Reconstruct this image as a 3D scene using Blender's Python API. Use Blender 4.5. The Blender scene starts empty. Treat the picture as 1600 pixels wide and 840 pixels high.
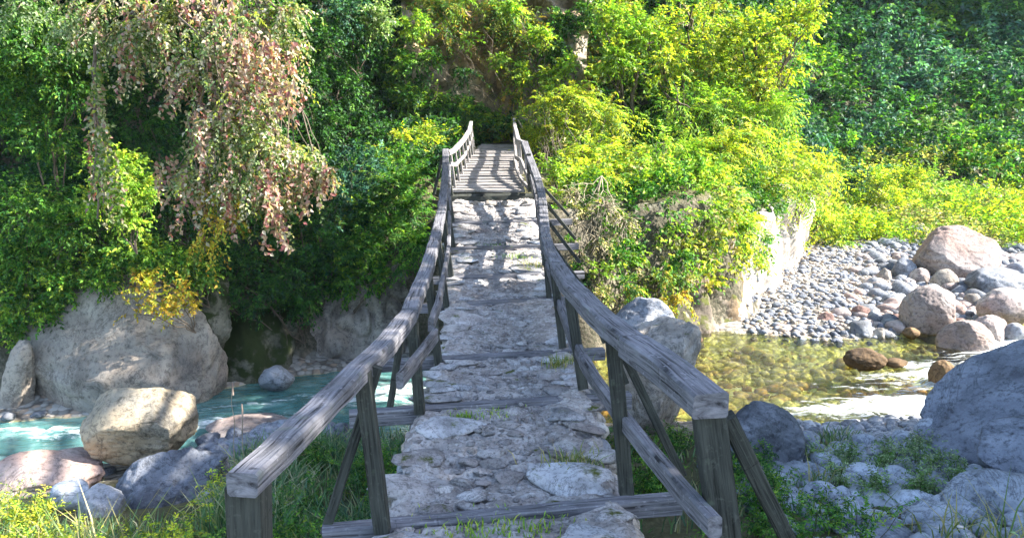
import bpy, math, random
import numpy as np
from mathutils import Vector, Matrix

S = bpy.context.scene
COL = S.collection
RNG = np.random.default_rng(7)
random.seed(7)

# ------------------------------------------------------------------ camera, sky, sun, exposure
F = 1245.0                       # focal length in pixels of the 1600 px wide photograph
PITCH = math.radians(10.9)
CAMZ = 4.5                       # eye height above the river surface (z = 0)
cam_d = bpy.data.cameras.new('camera'); cam = bpy.data.objects.new('camera', cam_d); COL.objects.link(cam)
cam.location = (0, 0, CAMZ); cam.rotation_euler = (math.pi/2 - PITCH, 0, 0)
cam_d.sensor_width = 36; cam_d.lens = 36*F/1600; cam_d.clip_start = 0.05; cam_d.clip_end = 2000
S.camera = cam
EL, AZ = math.radians(37), math.radians(89)     # azimuth clockwise from +Y
w = bpy.data.worlds.new('World'); S.world = w; w.use_nodes = True
nt = w.node_tree; bg = nt.nodes['Background']
sky = nt.nodes.new('ShaderNodeTexSky'); sky.sky_type = 'NISHITA'; sky.sun_disc = False
sky.sun_elevation = EL; sky.sun_rotation = AZ
nt.links.new(sky.outputs[0], bg.inputs[0]); bg.inputs[1].default_value = 0.15
sun_d = bpy.data.lights.new('sun', 'SUN'); sun = bpy.data.objects.new('sun', sun_d); COL.objects.link(sun)
sun_d.energy = 5.0; sun_d.angle = math.radians(0.53); sun_d.color = (1.0, 0.955, 0.86)
SUN = Vector((math.cos(EL)*math.sin(AZ), math.cos(EL)*math.cos(AZ), math.sin(EL)))
sun.rotation_euler = SUN.to_track_quat('Z', 'Y').to_euler()
S.view_settings.view_transform = 'Standard'; S.view_settings.look = 'None'
S.view_settings.exposure = 2.25; S.view_settings.gamma = 1.0
S.cycles.max_bounces = 6; S.cycles.diffuse_bounces = 3; S.cycles.glossy_bounces = 2
S.cycles.transmission_bounces = 4; S.cycles.transparent_max_bounces = 6
S.cycles.caustics_reflective = False; S.cycles.caustics_refractive = False

# ------------------------------------------------------------------ helpers
cp, sp = math.cos(PITCH), math.sin(PITCH)
def ray(px, py):
    u, v = (px-800)/F, (py-420)/F
    return Vector((u, cp - v*sp, -sp - v*cp))
def at(px, py, Y):
    """world point seen at pixel (px, py) of the photograph at distance Y along +Y"""
    d = ray(px, py); return Vector((0, 0, CAMZ)) + d*(Y/d.y)
def mpp(px, py, Y):                       # metres per pixel there
    return Y/ray(px, py).y/F

def _hash(ix, iy, iz, seed):
    h = (ix.astype(np.int64)*374761393 + iy.astype(np.int64)*668265263 + iz.astype(np.int64)*2147483647 + seed*1274126177) & 0xffffffff
    h = ((h ^ (h >> 13))*1274126177) & 0xffffffff
    h = (h ^ (h >> 16)) & 0xffffffff
    return h/4294967295.0
def vnoise(p, seed=0):
    p = np.asarray(p, dtype=float); i = np.floor(p).astype(np.int64); f = p - i; f = f*f*(3-2*f)
    r = 0
    for dx in (0, 1):
        for dy in (0, 1):
            for dz in (0, 1):
                wgt = (f[:,0] if dx else 1-f[:,0])*(f[:,1] if dy else 1-f[:,1])*(f[:,2] if dz else 1-f[:,2])
                r = r + wgt*_hash(i[:,0]+dx, i[:,1]+dy, i[:,2]+dz, seed)
    return r*2-1
def fbm(p, seed=0, octv=4, gain=.5):
    p = np.asarray(p, dtype=float); a, r, s = 1.0, 0, 0
    for k in range(octv):
        r = r + a*vnoise(p*(2.03**k)+k*17.3, seed+k); s += a; a *= gain
    return r/s
def nrm(v): return v/np.maximum(np.linalg.norm(v, axis=-1, keepdims=True), 1e-9)
def sstep(a, b, x):
    t = np.clip((x-a)/(b-a), 0, 1); return t*t*(3-2*t)

def mesh_np(name, V, Fc, mats, col=None, smooth=False, mi=None):
    """V (n,3), Fc (m,3) or (m,4) -> mesh data"""
    V = np.asarray(V, dtype=np.float32); Fc = np.asarray(Fc, dtype=np.int32)
    me = bpy.data.meshes.new(name)
    n, (m, k) = len(V), Fc.shape
    me.vertices.add(n); me.vertices.foreach_set('co', V.ravel())
    me.loops.add(m*k); me.loops.foreach_set('vertex_index', Fc.ravel())
    me.polygons.add(m); me.polygons.foreach_set('loop_start', np.arange(0, m*k, k, dtype=np.int32))
    try: me.polygons.foreach_set('loop_total', np.full(m, k, dtype=np.int32))
    except Exception: pass
    if smooth: me.polygons.foreach_set('use_smooth', np.ones(m, dtype=bool))
    if mi is not None: me.polygons.foreach_set('material_index', np.asarray(mi, dtype=np.int32))
    me.update(calc_edges=True)
    for mt in (mats if isinstance(mats, (list, tuple)) else [mats]): me.materials.append(mt)
    if col is not None:
        ca = me.color_attributes.new('Col', 'FLOAT_COLOR', 'POINT')
        c4 = np.ones((n, 4), dtype=np.float32); c4[:, :3] = col
        ca.data.foreach_set('color', c4.ravel())
    return me
def link(name, me, parent=None, loc=None, **props):
    o = bpy.data.objects.new(name, me); COL.objects.link(o)
    if parent is not None: o.parent = parent
    if loc is not None: o.location = loc
    for k, v in props.items():
        if v is not None: o[k] = v
    return o
def empty(name, loc=(0, 0, 0), **props): 
    o = link(name, None, None, loc, **props); return o
def grid_faces(nx, ny):
    i = np.arange(nx-1)[:, None]*ny + np.arange(ny-1)[None, :]
    i = i.ravel(); return np.stack([i, i+ny, i+ny+1, i+1], 1)

# ------------------------------------------------------------------ materials
def newmat(name):
    m = bpy.data.materials.new(name); m.use_nodes = True; t = m.node_tree
    b = t.nodes['Principled BSDF']; return m, t, b, t.nodes.new, t.links.new
def ramp(t, fac, stops, interp='LINEAR'):
    r = t.nodes.new('ShaderNodeValToRGB'); t.links.new(fac, r.inputs[0]); r.color_ramp.interpolation = interp
    el = r.color_ramp.elements
    while len(el) > len(stops): el.remove(el[-1])
    while len(el) < len(stops): el.new(1)
    for e, (p, c) in zip(el, stops): e.position = p; e.color = (*c, 1) if len(c) == 3 else c
    return r.outputs[0]
def tex(t, kind, scale, coord, **kw):
    n = t.nodes.new({'noise': 'ShaderNodeTexNoise', 'vor': 'ShaderNodeTexVoronoi', 'wave': 'ShaderNodeTexWave'}[kind])
    n.inputs['Scale'].default_value = scale
    for k, v in kw.items():
        if k in n.inputs: n.inputs[k].default_value = v
        else: setattr(n, k, v)
    t.links.new(coord, n.inputs['Vector']); return n
def mix(t, fac, a, b, mode='MIX'):
    m = t.nodes.new('ShaderNodeMix'); m.data_type = 'RGBA'; m.blend_type = mode
    for sock, v in ((m.inputs[0], fac), (m.inputs[6], a), (m.inputs[7], b)):
        if hasattr(v, 'is_linked') or hasattr(v, 'links'): t.links.new(v, sock)
        else: sock.default_value = v if not isinstance(v, tuple) else (*v, 1)
    return m.outputs[2]
def bump(t, h, strength, dist, prev=None):
    b = t.nodes.new('ShaderNodeBump'); b.inputs['Strength'].default_value = strength; b.inputs['Distance'].default_value = dist
    t.links.new(h, b.inputs['Height'])
    if prev is not None: t.links.new(prev, b.inputs['Normal'])
    return b.outputs[0]

def leaf_mat(name, transl=.45, rough=.45, spec=.4, sat=1.0):
    m, t, b, N, L = newmat(name)
    a = N('ShaderNodeVertexColor'); a.layer_name = 'Col'
    L(a.outputs[0], b.inputs['Base Color']); b.inputs['Roughness'].default_value = rough
    b.inputs['Specular IOR Level'].default_value = spec
    tr = N('ShaderNodeBsdfTranslucent')
    g = mix(t, 1.0, a.outputs[0], (1.1, 1.2, .45), 'MULTIPLY'); L(g, tr.inputs[0])
    mx = N('ShaderNodeMixShader'); mx.inputs[0].default_value = transl
    L(b.outputs[0], mx.inputs[1]); L(tr.outputs[0], mx.inputs[2]); L(mx.outputs[0], t.nodes['Material Output'].inputs[0])
    return m
LEAF = leaf_mat('leaf_green', .42, .55, .3)
LEAFY = leaf_mat('leaf_yellow', .5, .5, .35)
GRASS = leaf_mat('grass_blade', .35, .5, .3)

def wood_mat(name, base1, base2, dark, scale=1.0):
    m, t, b, N, L = newmat(name)
    tc = N('ShaderNodeTexCoord'); mp = N('ShaderNodeMapping'); L(tc.outputs['UV'], mp.inputs[0])
    mp.inputs['Scale'].default_value = (1.2*scale, 22*scale, 22*scale)
    n1 = tex(t, 'noise', 2.2, mp.outputs[0], Detail=9.0, Roughness=.62, Distortion=.5)
    n2 = tex(t, 'noise', 3.0, tc.outputs['Object'], Detail=5.0)
    c = ramp(t, n1.outputs[0], [(.36, dark), (.44, base2), (.58, base1), (.74, tuple(min(1, x*1.25) for x in base1))])
    c2 = mix(t, ramp(t, n2.outputs[0], [(.45, (0, 0, 0)), (.7, (1, 1, 1))]), c, mix(t, .5, c, (.35, .36, .34), 'MULTIPLY'))
    mg = tex(t, 'noise', 9.0, tc.outputs['Object'], Detail=6.0)
    c3 = mix(t, ramp(t, mg.outputs[0], [(.62, (0, 0, 0)), (.72, (.35, .35, .35))]), c2, (.13, .16, .11))
    mx_ = N('ShaderNodeMapping'); L(tc.outputs['UV'], mx_.inputs[0]); mx_.inputs['Scale'].default_value = (9, 1.6, 1.6)
    nx = tex(t, 'noise', 1.6, mx_.outputs[0], Detail=7.0, Roughness=.7, Distortion=1.2)       # checks across the grain
    c3 = mix(t, ramp(t, nx.outputs[0], [(.30, (.85, .85, .85)), (.37, (0, 0, 0))]), c3, dark)
    nl_ = tex(t, 'noise', 30, tc.outputs['Object'], Detail=4.0)
    c3 = mix(t, ramp(t, nl_.outputs[0], [(.60, (0, 0, 0)), (.72, (.5, .5, .5))]), c3, tuple(min(.6, x*1.7) for x in base1))
    L(c3, b.inputs['Base Color']); b.inputs['Roughness'].default_value = .78; b.inputs['Specular IOR Level'].default_value = .3
    L(bump(t, n1.outputs[0], .9, .012), b.inputs['Normal'])
    return m
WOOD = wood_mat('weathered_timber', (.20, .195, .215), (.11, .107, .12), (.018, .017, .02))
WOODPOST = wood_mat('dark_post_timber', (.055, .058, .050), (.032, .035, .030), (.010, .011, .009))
PLANK = wood_mat('plank_timber', (.36, .33, .32), (.25, .225, .215), (.06, .05, .047), 1.0)

def rock_mat(name, light, mid, dark, lichen=.3, moss=0.0, scale=1.0, bumps=.6, mosscol=(.10, .12, .015), warm=None):
    m, t, b, N, L = newmat(name)
    tc = N('ShaderNodeTexCoord'); geo = N('ShaderNodeNewGeometry'); oi = N('ShaderNodeObjectInfo')
    ad = N('ShaderNodeVectorMath'); ad.operation = 'ADD'; L(geo.outputs['Position'], ad.inputs[0])
    cx = ad.outputs[0]
    ad.inputs[1].default_value = (0, 0, 0)
    n1 = tex(t, 'noise', 1.3*scale, cx, Detail=8.0, Roughness=.6, Distortion=.6)
    n2 = tex(t, 'noise', 14*scale, cx, Detail=8.0, Roughness=.7)
    n3 = tex(t, 'noise', 55*scale, cx, Detail=4.0, Roughness=.7)
    v = tex(t, 'vor', 2.2*scale, cx, feature='DISTANCE_TO_EDGE')
    c = ramp(t, n1.outputs[0], [(.33, dark), (.48, mid), (.66, light)])
    if warm: 
        nw = tex(t, 'noise', .9*scale, cx, Detail=4.0, Roughness=.55)
        c = mix(t, ramp(t, nw.outputs[0], [(.45, (0, 0, 0)), (.62, (1, 1, 1))]), c, warm)
    c = mix(t, ramp(t, n2.outputs[0], [(.33, (.8, .8, .8)), (.5, (0, 0, 0))]), c, tuple(x*.45 for x in dark))
    wc = tex(t, 'noise', .8*scale, cx, Detail=12.0, Roughness=.72, Distortion=1.5)
    c = mix(t, ramp(t, wc.outputs[0], [(.485, (0, 0, 0)), (.498, (.75, .75, .75)), (.511, (0, 0, 0))]), c, tuple(x*.35 for x in dark))
    c = mix(t, ramp(t, n3.outputs[0], [(.58, (0, 0, 0)), (.72, (.7*lichen,)*3)]), c, (.62, .60, .55))
    c = mix(t, ramp(t, n3.outputs[0], [(.30, (.55, .55, .55)), (.42, (0, 0, 0))]), c, (.05, .05, .05))
    if moss > 0:
        nm = tex(t, 'noise', 2.4*scale, cx, Detail=7.0, Roughness=.65)
        sep = N('ShaderNodeSeparateXYZ'); L(geo.outputs['Normal'], sep.inputs[0])
        ma = N('ShaderNodeMath'); ma.operation = 'MULTIPLY_ADD'; L(sep.outputs[2], ma.inputs[0]); ma.inputs[1].default_value = .35; L(nm.outputs[0], ma.inputs[2])
        mf = ramp(t, ma.outputs[0], [(.98-moss, (0, 0, 0)), (1.08-moss, (1, 1, 1))])
        mc = mix(t, n2.outputs[0], tuple(x*.45 for x in mosscol), mosscol)
        c = mix(t, mf, c, mc)
    # per-object tone shift
    hsv = N('ShaderNodeHueSaturation'); L(c, hsv.inputs['Color'])
    mr = N('ShaderNodeMapRange'); L(oi.outputs['Random'], mr.inputs[0]); mr.inputs[3].default_value = .75; mr.inputs[4].default_value = 1.2
    L(mr.outputs[0], hsv.inputs['Value'])
    L(hsv.outputs[0], b.inputs['Base Color']); b.inputs['Roughness'].default_value = .85; b.inputs['Specular IOR Level'].default_value = .25
    cr = ramp(t, v.outputs['Distance'], [(0, (0, 0, 0)), (.03, (1, 1, 1))])
    nb = bump(t, n1.outputs[0], .5*bumps, .12)
    nb = bump(t, n2.outputs[0], .9*bumps, .035, nb)
    nb = bump(t, n3.outputs[0], .7*bumps, .008, nb)
    L(nb, b.inputs['Normal'])
    return m
R_GREY = rock_mat('grey_granite', (.42, .43, .46), (.26, .27, .30), (.11, .115, .13), .5)
R_PINK = rock_mat('pinkish_granite', (.46, .40, .37), (.34, .28, .26), (.19, .15, .14), .4, warm=(.36, .25, .21))
R_PALE = rock_mat('pale_granite', (.42, .38, .33), (.30, .265, .23), (.15, .13, .115), .3, moss=.08, bumps=.45, warm=(.33, .27, .22))
R_MOSS = rock_mat('mossy_rock', (.26, .25, .20), (.13, .13, .09), (.05, .05, .04), .2, moss=.44, mosscol=(.035, .055, .012))
R_CLIFF = rock_mat('cliff_rock', (.36, .31, .26), (.22, .18, .14), (.09, .075, .06), .3, moss=.30, mosscol=(.11, .12, .02), warm=(.30, .19, .09))
R_WHITE = rock_mat('bleached_rock', (.58, .54, .50), (.44, .40, .36), (.22, .19, .16), .3, moss=.03, warm=(.52, .43, .35))
R_FAR = rock_mat('far_cliff_rock', (.62, .54, .44), (.44, .36, .27), (.16, .13, .10), .3, moss=.16, scale=.6, mosscol=(.16, .20, .03), warm=(.50, .34, .18))
R_DECK = rock_mat('paving_rock', (.59, .57, .575), (.39, .37, .37), (.17, .16, .16), .6, moss=.06, scale=2.2, warm=(.30, .26, .25), bumps=.9)
R_RED = rock_mat('reddish_rock', (.40, .27, .22), (.28, .17, .14), (.15, .09, .08), .2)
R_WET = rock_mat('wet_rock', (.24, .15, .08), (.16, .10, .05), (.07, .045, .03), .1)

def deck_mat():
    m, t, b, N, L = newmat('deck_gravel_earth')
    geo = N('ShaderNodeNewGeometry'); cx = geo.outputs['Position']
    n1 = tex(t, 'noise', 3.2, cx, Detail=8.0, Roughness=.65); n2 = tex(t, 'noise', 38, cx, Detail=6.0, Roughness=.7)
    v = tex(t, 'vor', 24, cx); v2 = tex(t, 'vor', 60, cx)
    c = ramp(t, n1.outputs[0], [(.3, (.18, .16, .15)), (.5, (.34, .31, .295)), (.7, (.52, .49, .475))])
    sv = N('ShaderNodeSeparateColor'); L(v.outputs['Color'], sv.inputs[0])
    c = mix(t, ramp(t, sv.outputs[0], [(.55, (0, 0, 0)), (.9, (.8, .8, .8))]), c, (.48, .45, .44))
    c = mix(t, ramp(t, n2.outputs[0], [(.32, (.8, .8, .8)), (.5, (0, 0, 0))]), c, (.07, .06, .055))
    L(c, b.inputs['Base Color']); b.inputs['Roughness'].default_value = .95; b.inputs['Specular IOR Level'].default_value = .2
    nb = bump(t, v.outputs['Distance'], .8, -.02); nb = bump(t, n2.outputs[0], 1, .02, nb); nb = bump(t, v2.outputs['Distance'], .5, -.008, nb)
    L(nb, b.inputs['Normal']); return m
DECKM = deck_mat()

def ground_mat():
    m, t, b, N, L = newmat('ground_earth')
    geo = N('ShaderNodeNewGeometry'); cx = geo.outputs['Position']
    a = N('ShaderNodeVertexColor'); a.layer_name = 'Col'          # r = river gravel, g = cliff
    sc = N('ShaderNodeSeparateColor'); L(a.outputs[0], sc.inputs[0])
    n1 = tex(t, 'noise', 1.1, cx, Detail=8.0, Roughness=.65); n2 = tex(t, 'noise', 18, cx, Detail=6.0, Roughness=.7)
    v = tex(t, 'vor', 9, cx); v2 = tex(t, 'vor', 26, cx)
    soil = ramp(t, n1.outputs[0], [(.3, (.045, .05, .02)), (.55, (.09, .085, .04)), (.75, (.15, .13, .07))])
    sv = N('ShaderNodeSeparateColor'); L(v.outputs['Color'], sv.inputs[0])
    grav = ramp(t, sv.outputs[0], [(.0, (.16, .14, .12)), (.35, (.32, .30, .27)), (.7, (.44, .41, .37)), (.9, (.36, .27, .20))])
    grav = mix(t, ramp(t, v.outputs['Distance'], [(.5, (0, 0, 0)), (.85, (.8, .8, .8))]), grav, (.07, .06, .05))
    sep = N('ShaderNodeSeparateXYZ'); L(cx, sep.inputs[0])
    und = ramp(t, sv.outputs[1], [(0, (.56, .50, .10)), (.5, (.74, .68, .20)), (.85, (.85, .80, .40)), (1, (.66, .46, .15))])
    und = mix(t, ramp(t, v.outputs['Distance'], [(.55, (0, 0, 0)), (.95, (.7, .7, .7))]), und, (.16, .15, .04))
    wf = N('ShaderNodeMapRange'); L(sep.outputs[2], wf.inputs[0]); wf.inputs[1].default_value = .02; wf.inputs[2].default_value = -.06
    grav = mix(t, wf.outputs[0], grav, und)
    cl = ramp(t, n1.outputs[0], [(.32, (.05, .042, .03)), (.5, (.13, .11, .08)), (.68, (.26, .22, .17))])
    cl = mix(t, ramp(t, n2.outputs[0], [(.4, (.8, .8, .8)), (.6, (0, 0, 0))]), cl, (.03, .035, .018))
    c = mix(t, sc.outputs[1], soil, cl); c = mix(t, sc.outputs[0], c, grav)
    L(c, b.inputs['Base Color']); b.inputs['Roughness'].default_value = .9; b.inputs['Specular IOR Level'].default_value = .25
    nb = bump(t, v.outputs['Distance'], .7, -.05); nb = bump(t, n2.outputs[0], .8, .04, nb); nb = bump(t, v2.outputs['Distance'], .4, -.015, nb)
    L(nb, b.inputs['Normal']); return m
GROUND = ground_mat()

def water_mat():
    m, t, b, N, L = newmat('river_water')
    geo = N('ShaderNodeNewGeometry'); cx = geo.outputs['Position']
    a = N('ShaderNodeVertexColor'); a.layer_name = 'Col'          # r = foam, g = milky turquoise
    sc = N('ShaderNodeSeparateColor'); L(a.outputs[0], sc.inputs[0])
    mp = N('ShaderNodeMapping'); L(cx, mp.inputs[0]); mp.inputs['Scale'].default_value = (.7, 1.5, 1)
    mp.inputs['Rotation'].default_value = (0, 0, .25)
    n1 = tex(t, 'noise', 2.2, mp.outputs[0], Detail=5.0, Roughness=.6, Distortion=1.2)
    n2 = tex(t, 'noise', 9, mp.outputs[0], Detail=6.0, Roughness=.65, Distortion=.8)
    nb = bump(t, n1.outputs[0], .5, .14); nb = bump(t, n2.outputs[0], .5, .04, nb)
    gl = N('ShaderNodeBsdfGlossy'); gl.inputs['Roughness'].default_value = .06; L(nb, gl.inputs['Normal'])
    tr = N('ShaderNodeBsdfTransparent'); tr.inputs[0].default_value = (.96, .985, .80, 1)
    df = N('ShaderNodeBsdfDiffuse'); L(nb, df.inputs['Normal'])
    dcol = ramp(t, n1.outputs[0], [(.35, (.05, .16, .16)), (.55, (.12, .28, .27)), (.75, (.30, .44, .43))]); L(dcol, df.inputs[0])
    body = N('ShaderNodeMixShader'); bf = N('ShaderNodeMath'); bf.operation = 'MULTIPLY_ADD'; L(sc.outputs[1], bf.inputs[0]); bf.inputs[1].default_value = .78; bf.inputs[2].default_value = .0
    L(bf.outputs[0], body.inputs[0]); L(tr.outputs[0], body.inputs[1]); L(df.outputs[0], body.inputs[2])
    fr = N('ShaderNodeFresnel'); fr.inputs[0].default_value = 1.33; L(nb, fr.inputs['Normal'])
    s1 = N('ShaderNodeMixShader'); L(fr.outputs[0], s1.inputs[0]); L(body.outputs[0], s1.inputs[1]); L(gl.outputs[0], s1.inputs[2])
    fo = N('ShaderNodeBsdfDiffuse'); L(nb, fo.inputs['Normal'])
    mf = N('ShaderNodeMapping'); L(cx, mf.inputs[0]); mf.inputs['Rotation'].default_value = (0, 0, -.45); mf.inputs['Scale'].default_value = (.6, 2.0, 1)
    nf = tex(t, 'noise', 3.2, mf.outputs[0], Detail=12.0, Roughness=.78, Distortion=1.1)
    L(ramp(t, nf.outputs[0], [(.3, (.6, .68, .66)), (.6, (.84, .86, .86))]), fo.inputs[0])
    add = N('ShaderNodeMath'); add.operation = 'MULTIPLY_ADD'; L(nf.outputs[0], add.inputs[0]); add.inputs[1].default_value = 2.2; L(sc.outputs[0], add.inputs[2])
    ff = ramp(t, add.outputs[0], [(.0, (0, 0, 0)), (.02, (0, 0, 0)), (.98, (0, 0, 0)), (1.0, (1, 1, 1))])
    mrf = N('ShaderNodeMapRange'); L(add.outputs[0], mrf.inputs[0]); mrf.inputs[1].default_value = 1.40; mrf.inputs[2].default_value = 1.72; ff = mrf.outputs[0]
    s2 = N('ShaderNodeMixShader'); L(ff, s2.inputs[0]); L(s1.outputs[0], s2.inputs[1]); L(fo.outputs[0], s2.inputs[2])
    L(s2.outputs[0], t.nodes['Material Output'].inputs[0])
    return m
WATER = water_mat()
def plain(name, c, r=.8):
    m, t, b, N, L = newmat(name)
    tc = N('ShaderNodeTexCoord'); n = tex(t, 'noise', 12, tc.outputs['Object'], Detail=6.0)
    L(ramp(t, n.outputs[0], [(.35, tuple(x*.5 for x in c)), (.65, c)]), b.inputs['Base Color']); b.inputs['Roughness'].default_value = r
    L(bump(t, n.outputs[0], .8, .02), b.inputs['Normal']); return m
BARK = plain('bark', (.16, .12, .085)); BARKP = plain('pale_bark', (.42, .36, .25)); TWIG = plain('dry_twig', (.40, .34, .24))

# ------------------------------------------------------------------ terrain function
CH = np.array([  # channel centreline x, y, half width
    (30, 24, 1.6), (17, 19.5, 1.4), (11, 16.3, 1.4), (8.2, 14.6, 1.5), (6.3, 13.5, 2.2), (4.2, 13.7, 2.6), (1.6, 13.0, 1.8), (-1.2, 12.5, 1.7),
    (-3.6, 11.9, 1.5), (-5.8, 10.6, 1.05), (-9, 10.25, .95), (-20, 8.6, 1.2), (-60, 2, 2)])
def chan(x, y):
    """distance outside the water's edge (negative in the water)"""
    best = np.full(x.shape, 1e9)
    for a, b in zip(CH[:-1], CH[1:]):
        d = b[:2]-a[:2]; t = np.clip(((x-a[0])*d[0]+(y-a[1])*d[1])/(d@d), 0, 1)
        q = np.hypot(x-a[0]-t*d[0], y-a[1]-t*d[1]) - (a[2]+(b[2]-a[2])*t)
        best = np.minimum(best, q)
    return best
def side(x, y, poly):
    """signed distance to an open polyline running left to right; positive beyond it (larger y)"""
    best = np.full(x.shape, 1e9)
    for a, b in zip(poly[:-1], poly[1:]):
        d = b-a; t = np.clip(((x-a[0])*d[0]+(y-a[1])*d[1])/(d@d), 0, 1)
        q = np.hypot(x-a[0]-t*d[0], y-a[1]-t*d[1]); best = np.minimum(best, q)
    yl = np.interp(x, poly[:, 0], poly[:, 1])
    return np.where(y > yl, best, -best)
B1 = np.array([(-80, 3), (-20, 10.2), (-9, 11.9), (-5.5, 12.6), (-4.2, 14.0), (-3, 15.2), (-1.2, 14.6), (1.5, 14.9), (3.0, 15.9), (4.2, 16.5), (5.3, 17.2), (7.4, 22), (8.6, 26.5), (14, 33.5), (30, 38), (60, 46), (140, 60)], float)
C2 = np.array([(-80, 6), (-20, 13.5), (-12, 15.2), (-7, 17), (-4.6, 24), (-2.5, 27), (3, 27.5), (6, 27), (9.5, 29), (14, 35), (30, 40), (60, 48), (140, 62)], float)
def hground(x, y):
    x = np.asarray(x, float); y = np.asarray(y, float)
    p = np.stack([x, y, x*0], -1).reshape(-1, 3)
    ns = fbm(p*.9, 3, 4).reshape(x.shape); nf = fbm(p*3.1, 5, 3).reshape(x.shape)
    ds = chan(x, y) + .25*ns
    bank = .03 + .20*np.maximum(ds, 0)**1.05
    bank = np.minimum(bank, 2.2 + .2*ns)
    s1 = side(x, y, B1) + .35*ns
    bar = (y > 14) & (s1 < 0)
    bank = np.where(bar, .03+.05*np.maximum(ds, 0)**1.1, bank)
    h = np.where(ds > 0, bank, np.maximum(ds*.45, -.42)) + .05*nf*np.clip(ds+1, .3, 1)
    left = sstep(-2.5, -5.5, x)
    plat = 2.55 + .11*np.maximum(y-16, 0)
    plat = plat*(1-left) + left*2.9 + .35*ns
    plat = plat - .9*sstep(4, 8.5, x)
    far = sstep(9, 13, x)
    plat = plat*(1-far) + far*(1.2)
    rise = np.maximum(s1, 0)*2.6
    rise = rise*(1-far) + far*np.maximum(s1, 0)*.6
    h = np.where(s1 > 0, np.maximum(h, np.minimum(np.maximum(h, 0)*.0+.15+rise, plat)), h)
    s2 = side(x, y, C2) + .6*ns
    h = np.where(s2 > 0, h + np.minimum(s2*(2.0*(1-far)+far*.85), 26+8*ns), h) + .12*nf*sstep(0, 1, s1)
    return h
def hg(x, y): return float(hground(np.array([x]), np.array([y]))[0])
def hit(px, py, y0=2.0, y1=70.0):
    """where the ray through a pixel meets the terrain"""
    d = ray(px, py); Y = np.concatenate([np.arange(y0, 30, .05), np.arange(30, y1, .2)])
    k = Y/d.y; X = d.x*k; Z = CAMZ + d.z*k
    below = Z <= np.maximum(hground(X, Y), -.02)
    i = int(np.argmax(below)) if below.any() else len(Y)-1
    return Vector((X[i], Y[i], Z[i]))

# ------------------------------------------------------------------ ground, river, ridges
def build_ground():
    xs = np.concatenate([-np.geomspace(14, 260, 40)[::-1][:-1], np.arange(-14, 17, .13), np.geomspace(17, 300, 50)])
    ys = np.concatenate([-np.geomspace(1, 120, 24)[::-1], np.arange(-.8, 2, .3), np.arange(2, 34, .13), np.geomspace(34, 400, 70)])
    X, Y = np.meshgrid(xs, ys, indexing='ij'); Z = hground(X, Y)
    ds = chan(X, Y); s1 = side(X, Y, B1)
    p = np.stack([X, Y, Z], -1).reshape(-1, 3)
    steep = np.clip(np.abs(np.gradient(Z, axis=0)/np.maximum(np.gradient(X, axis=0), .01)) + np.abs(np.gradient(Z, axis=1)/np.maximum(np.gradient(Y, axis=1), .01)) - .9, 0, 1)
    grav = np.clip(1.6-np.maximum(ds, 0)*1.3, 0, 1)
    bar = (s1 < 0) & (Y > 14) & (Y < 30); grav = np.where(bar, np.clip(1.2 - sstep(25, 28, Y+.2*X-2), 0, 1), grav)
    grav = grav*(1-sstep(.3, 1, steep)*(s1 > -1.2))
    col = np.stack([grav.ravel(), steep.ravel(), 0*steep.ravel()], 1)
    me = mesh_np('ground', p, grid_faces(len(xs), len(ys)), GROUND, col, True)
    link('ground', me, kind='structure')
build_ground()

def build_water():
    V, Fc, Cc = [], [], []
    xs = np.arange(-24, 30, .1); ys = np.arange(7, 24, .1)
    X, Y = np.meshgrid(xs, ys, indexing='ij'); ds = chan(X, Y)
    p = np.stack([X, Y, X*0], -1).reshape(-1, 3)
    foam = np.zeros(X.shape)
    def patch(px, py, rx, ry, amt, sl=0.0):
        nonlocal foam
        c = at(px, py, 12); k = (CAMZ)/(CAMZ-c.z); cx, cy = c.x*k, 12*k
        u = (X-cx); v = (Y-cy) - sl*u
        foam = np.maximum(foam, amt*np.exp(-(u/rx)**2-(v/ry)**2))
    patch(1400, 634, 1.5, .55, .66, .12); patch(1310, 640, 1.0, .26, .48); patch(1490, 590, 1.2, .8, .66, .4); patch(1425, 572, .8, .3, .5)
    patch(1560, 545, 1.3, .6, .6, .5); patch(1340, 605, .9, .12, .42, -.3); patch(1380, 590, .6, .3, .42); patch(1240, 645, .8, .12, .36)
    patch(380, 655, 1.6, .22, .42, .2); patch(420, 630, 1.6, .12, .36, .25); patch(560, 625, 1.1, .4, .5); patch(620, 610, .9, .5, .5); patch(60, 672, 1.2, .12, .5); patch(300, 668, .8, .3, .38); patch(120, 680, 1, .2, .4)
    wv = fbm(p*np.array([1.3, 2.2, 1]), 21, 4).reshape(X.shape)
    Z = .014*wv + foam*.22*fbm(p*3.5, 22, 4).reshape(X.shape) + foam*.05
    turq = sstep(.6, -1.6, X)
    keep = ds < .9
    col = np.stack([foam.ravel(), turq.ravel(), turq.ravel()*0], 1)
    f = grid_faces(len(xs), len(ys)); k = keep.ravel(); f = f[k[f].all(1)]
    used = np.unique(f); remap = -np.ones(X.size, int); remap[used] = np.arange(len(used))
    V = np.stack([X, Y, Z], -1).reshape(-1, 3)[used]
    me = mesh_np('river_water', V, remap[f], WATER, col[used], True)
    link('river_water', me, kind='structure')
build_water()

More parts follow.
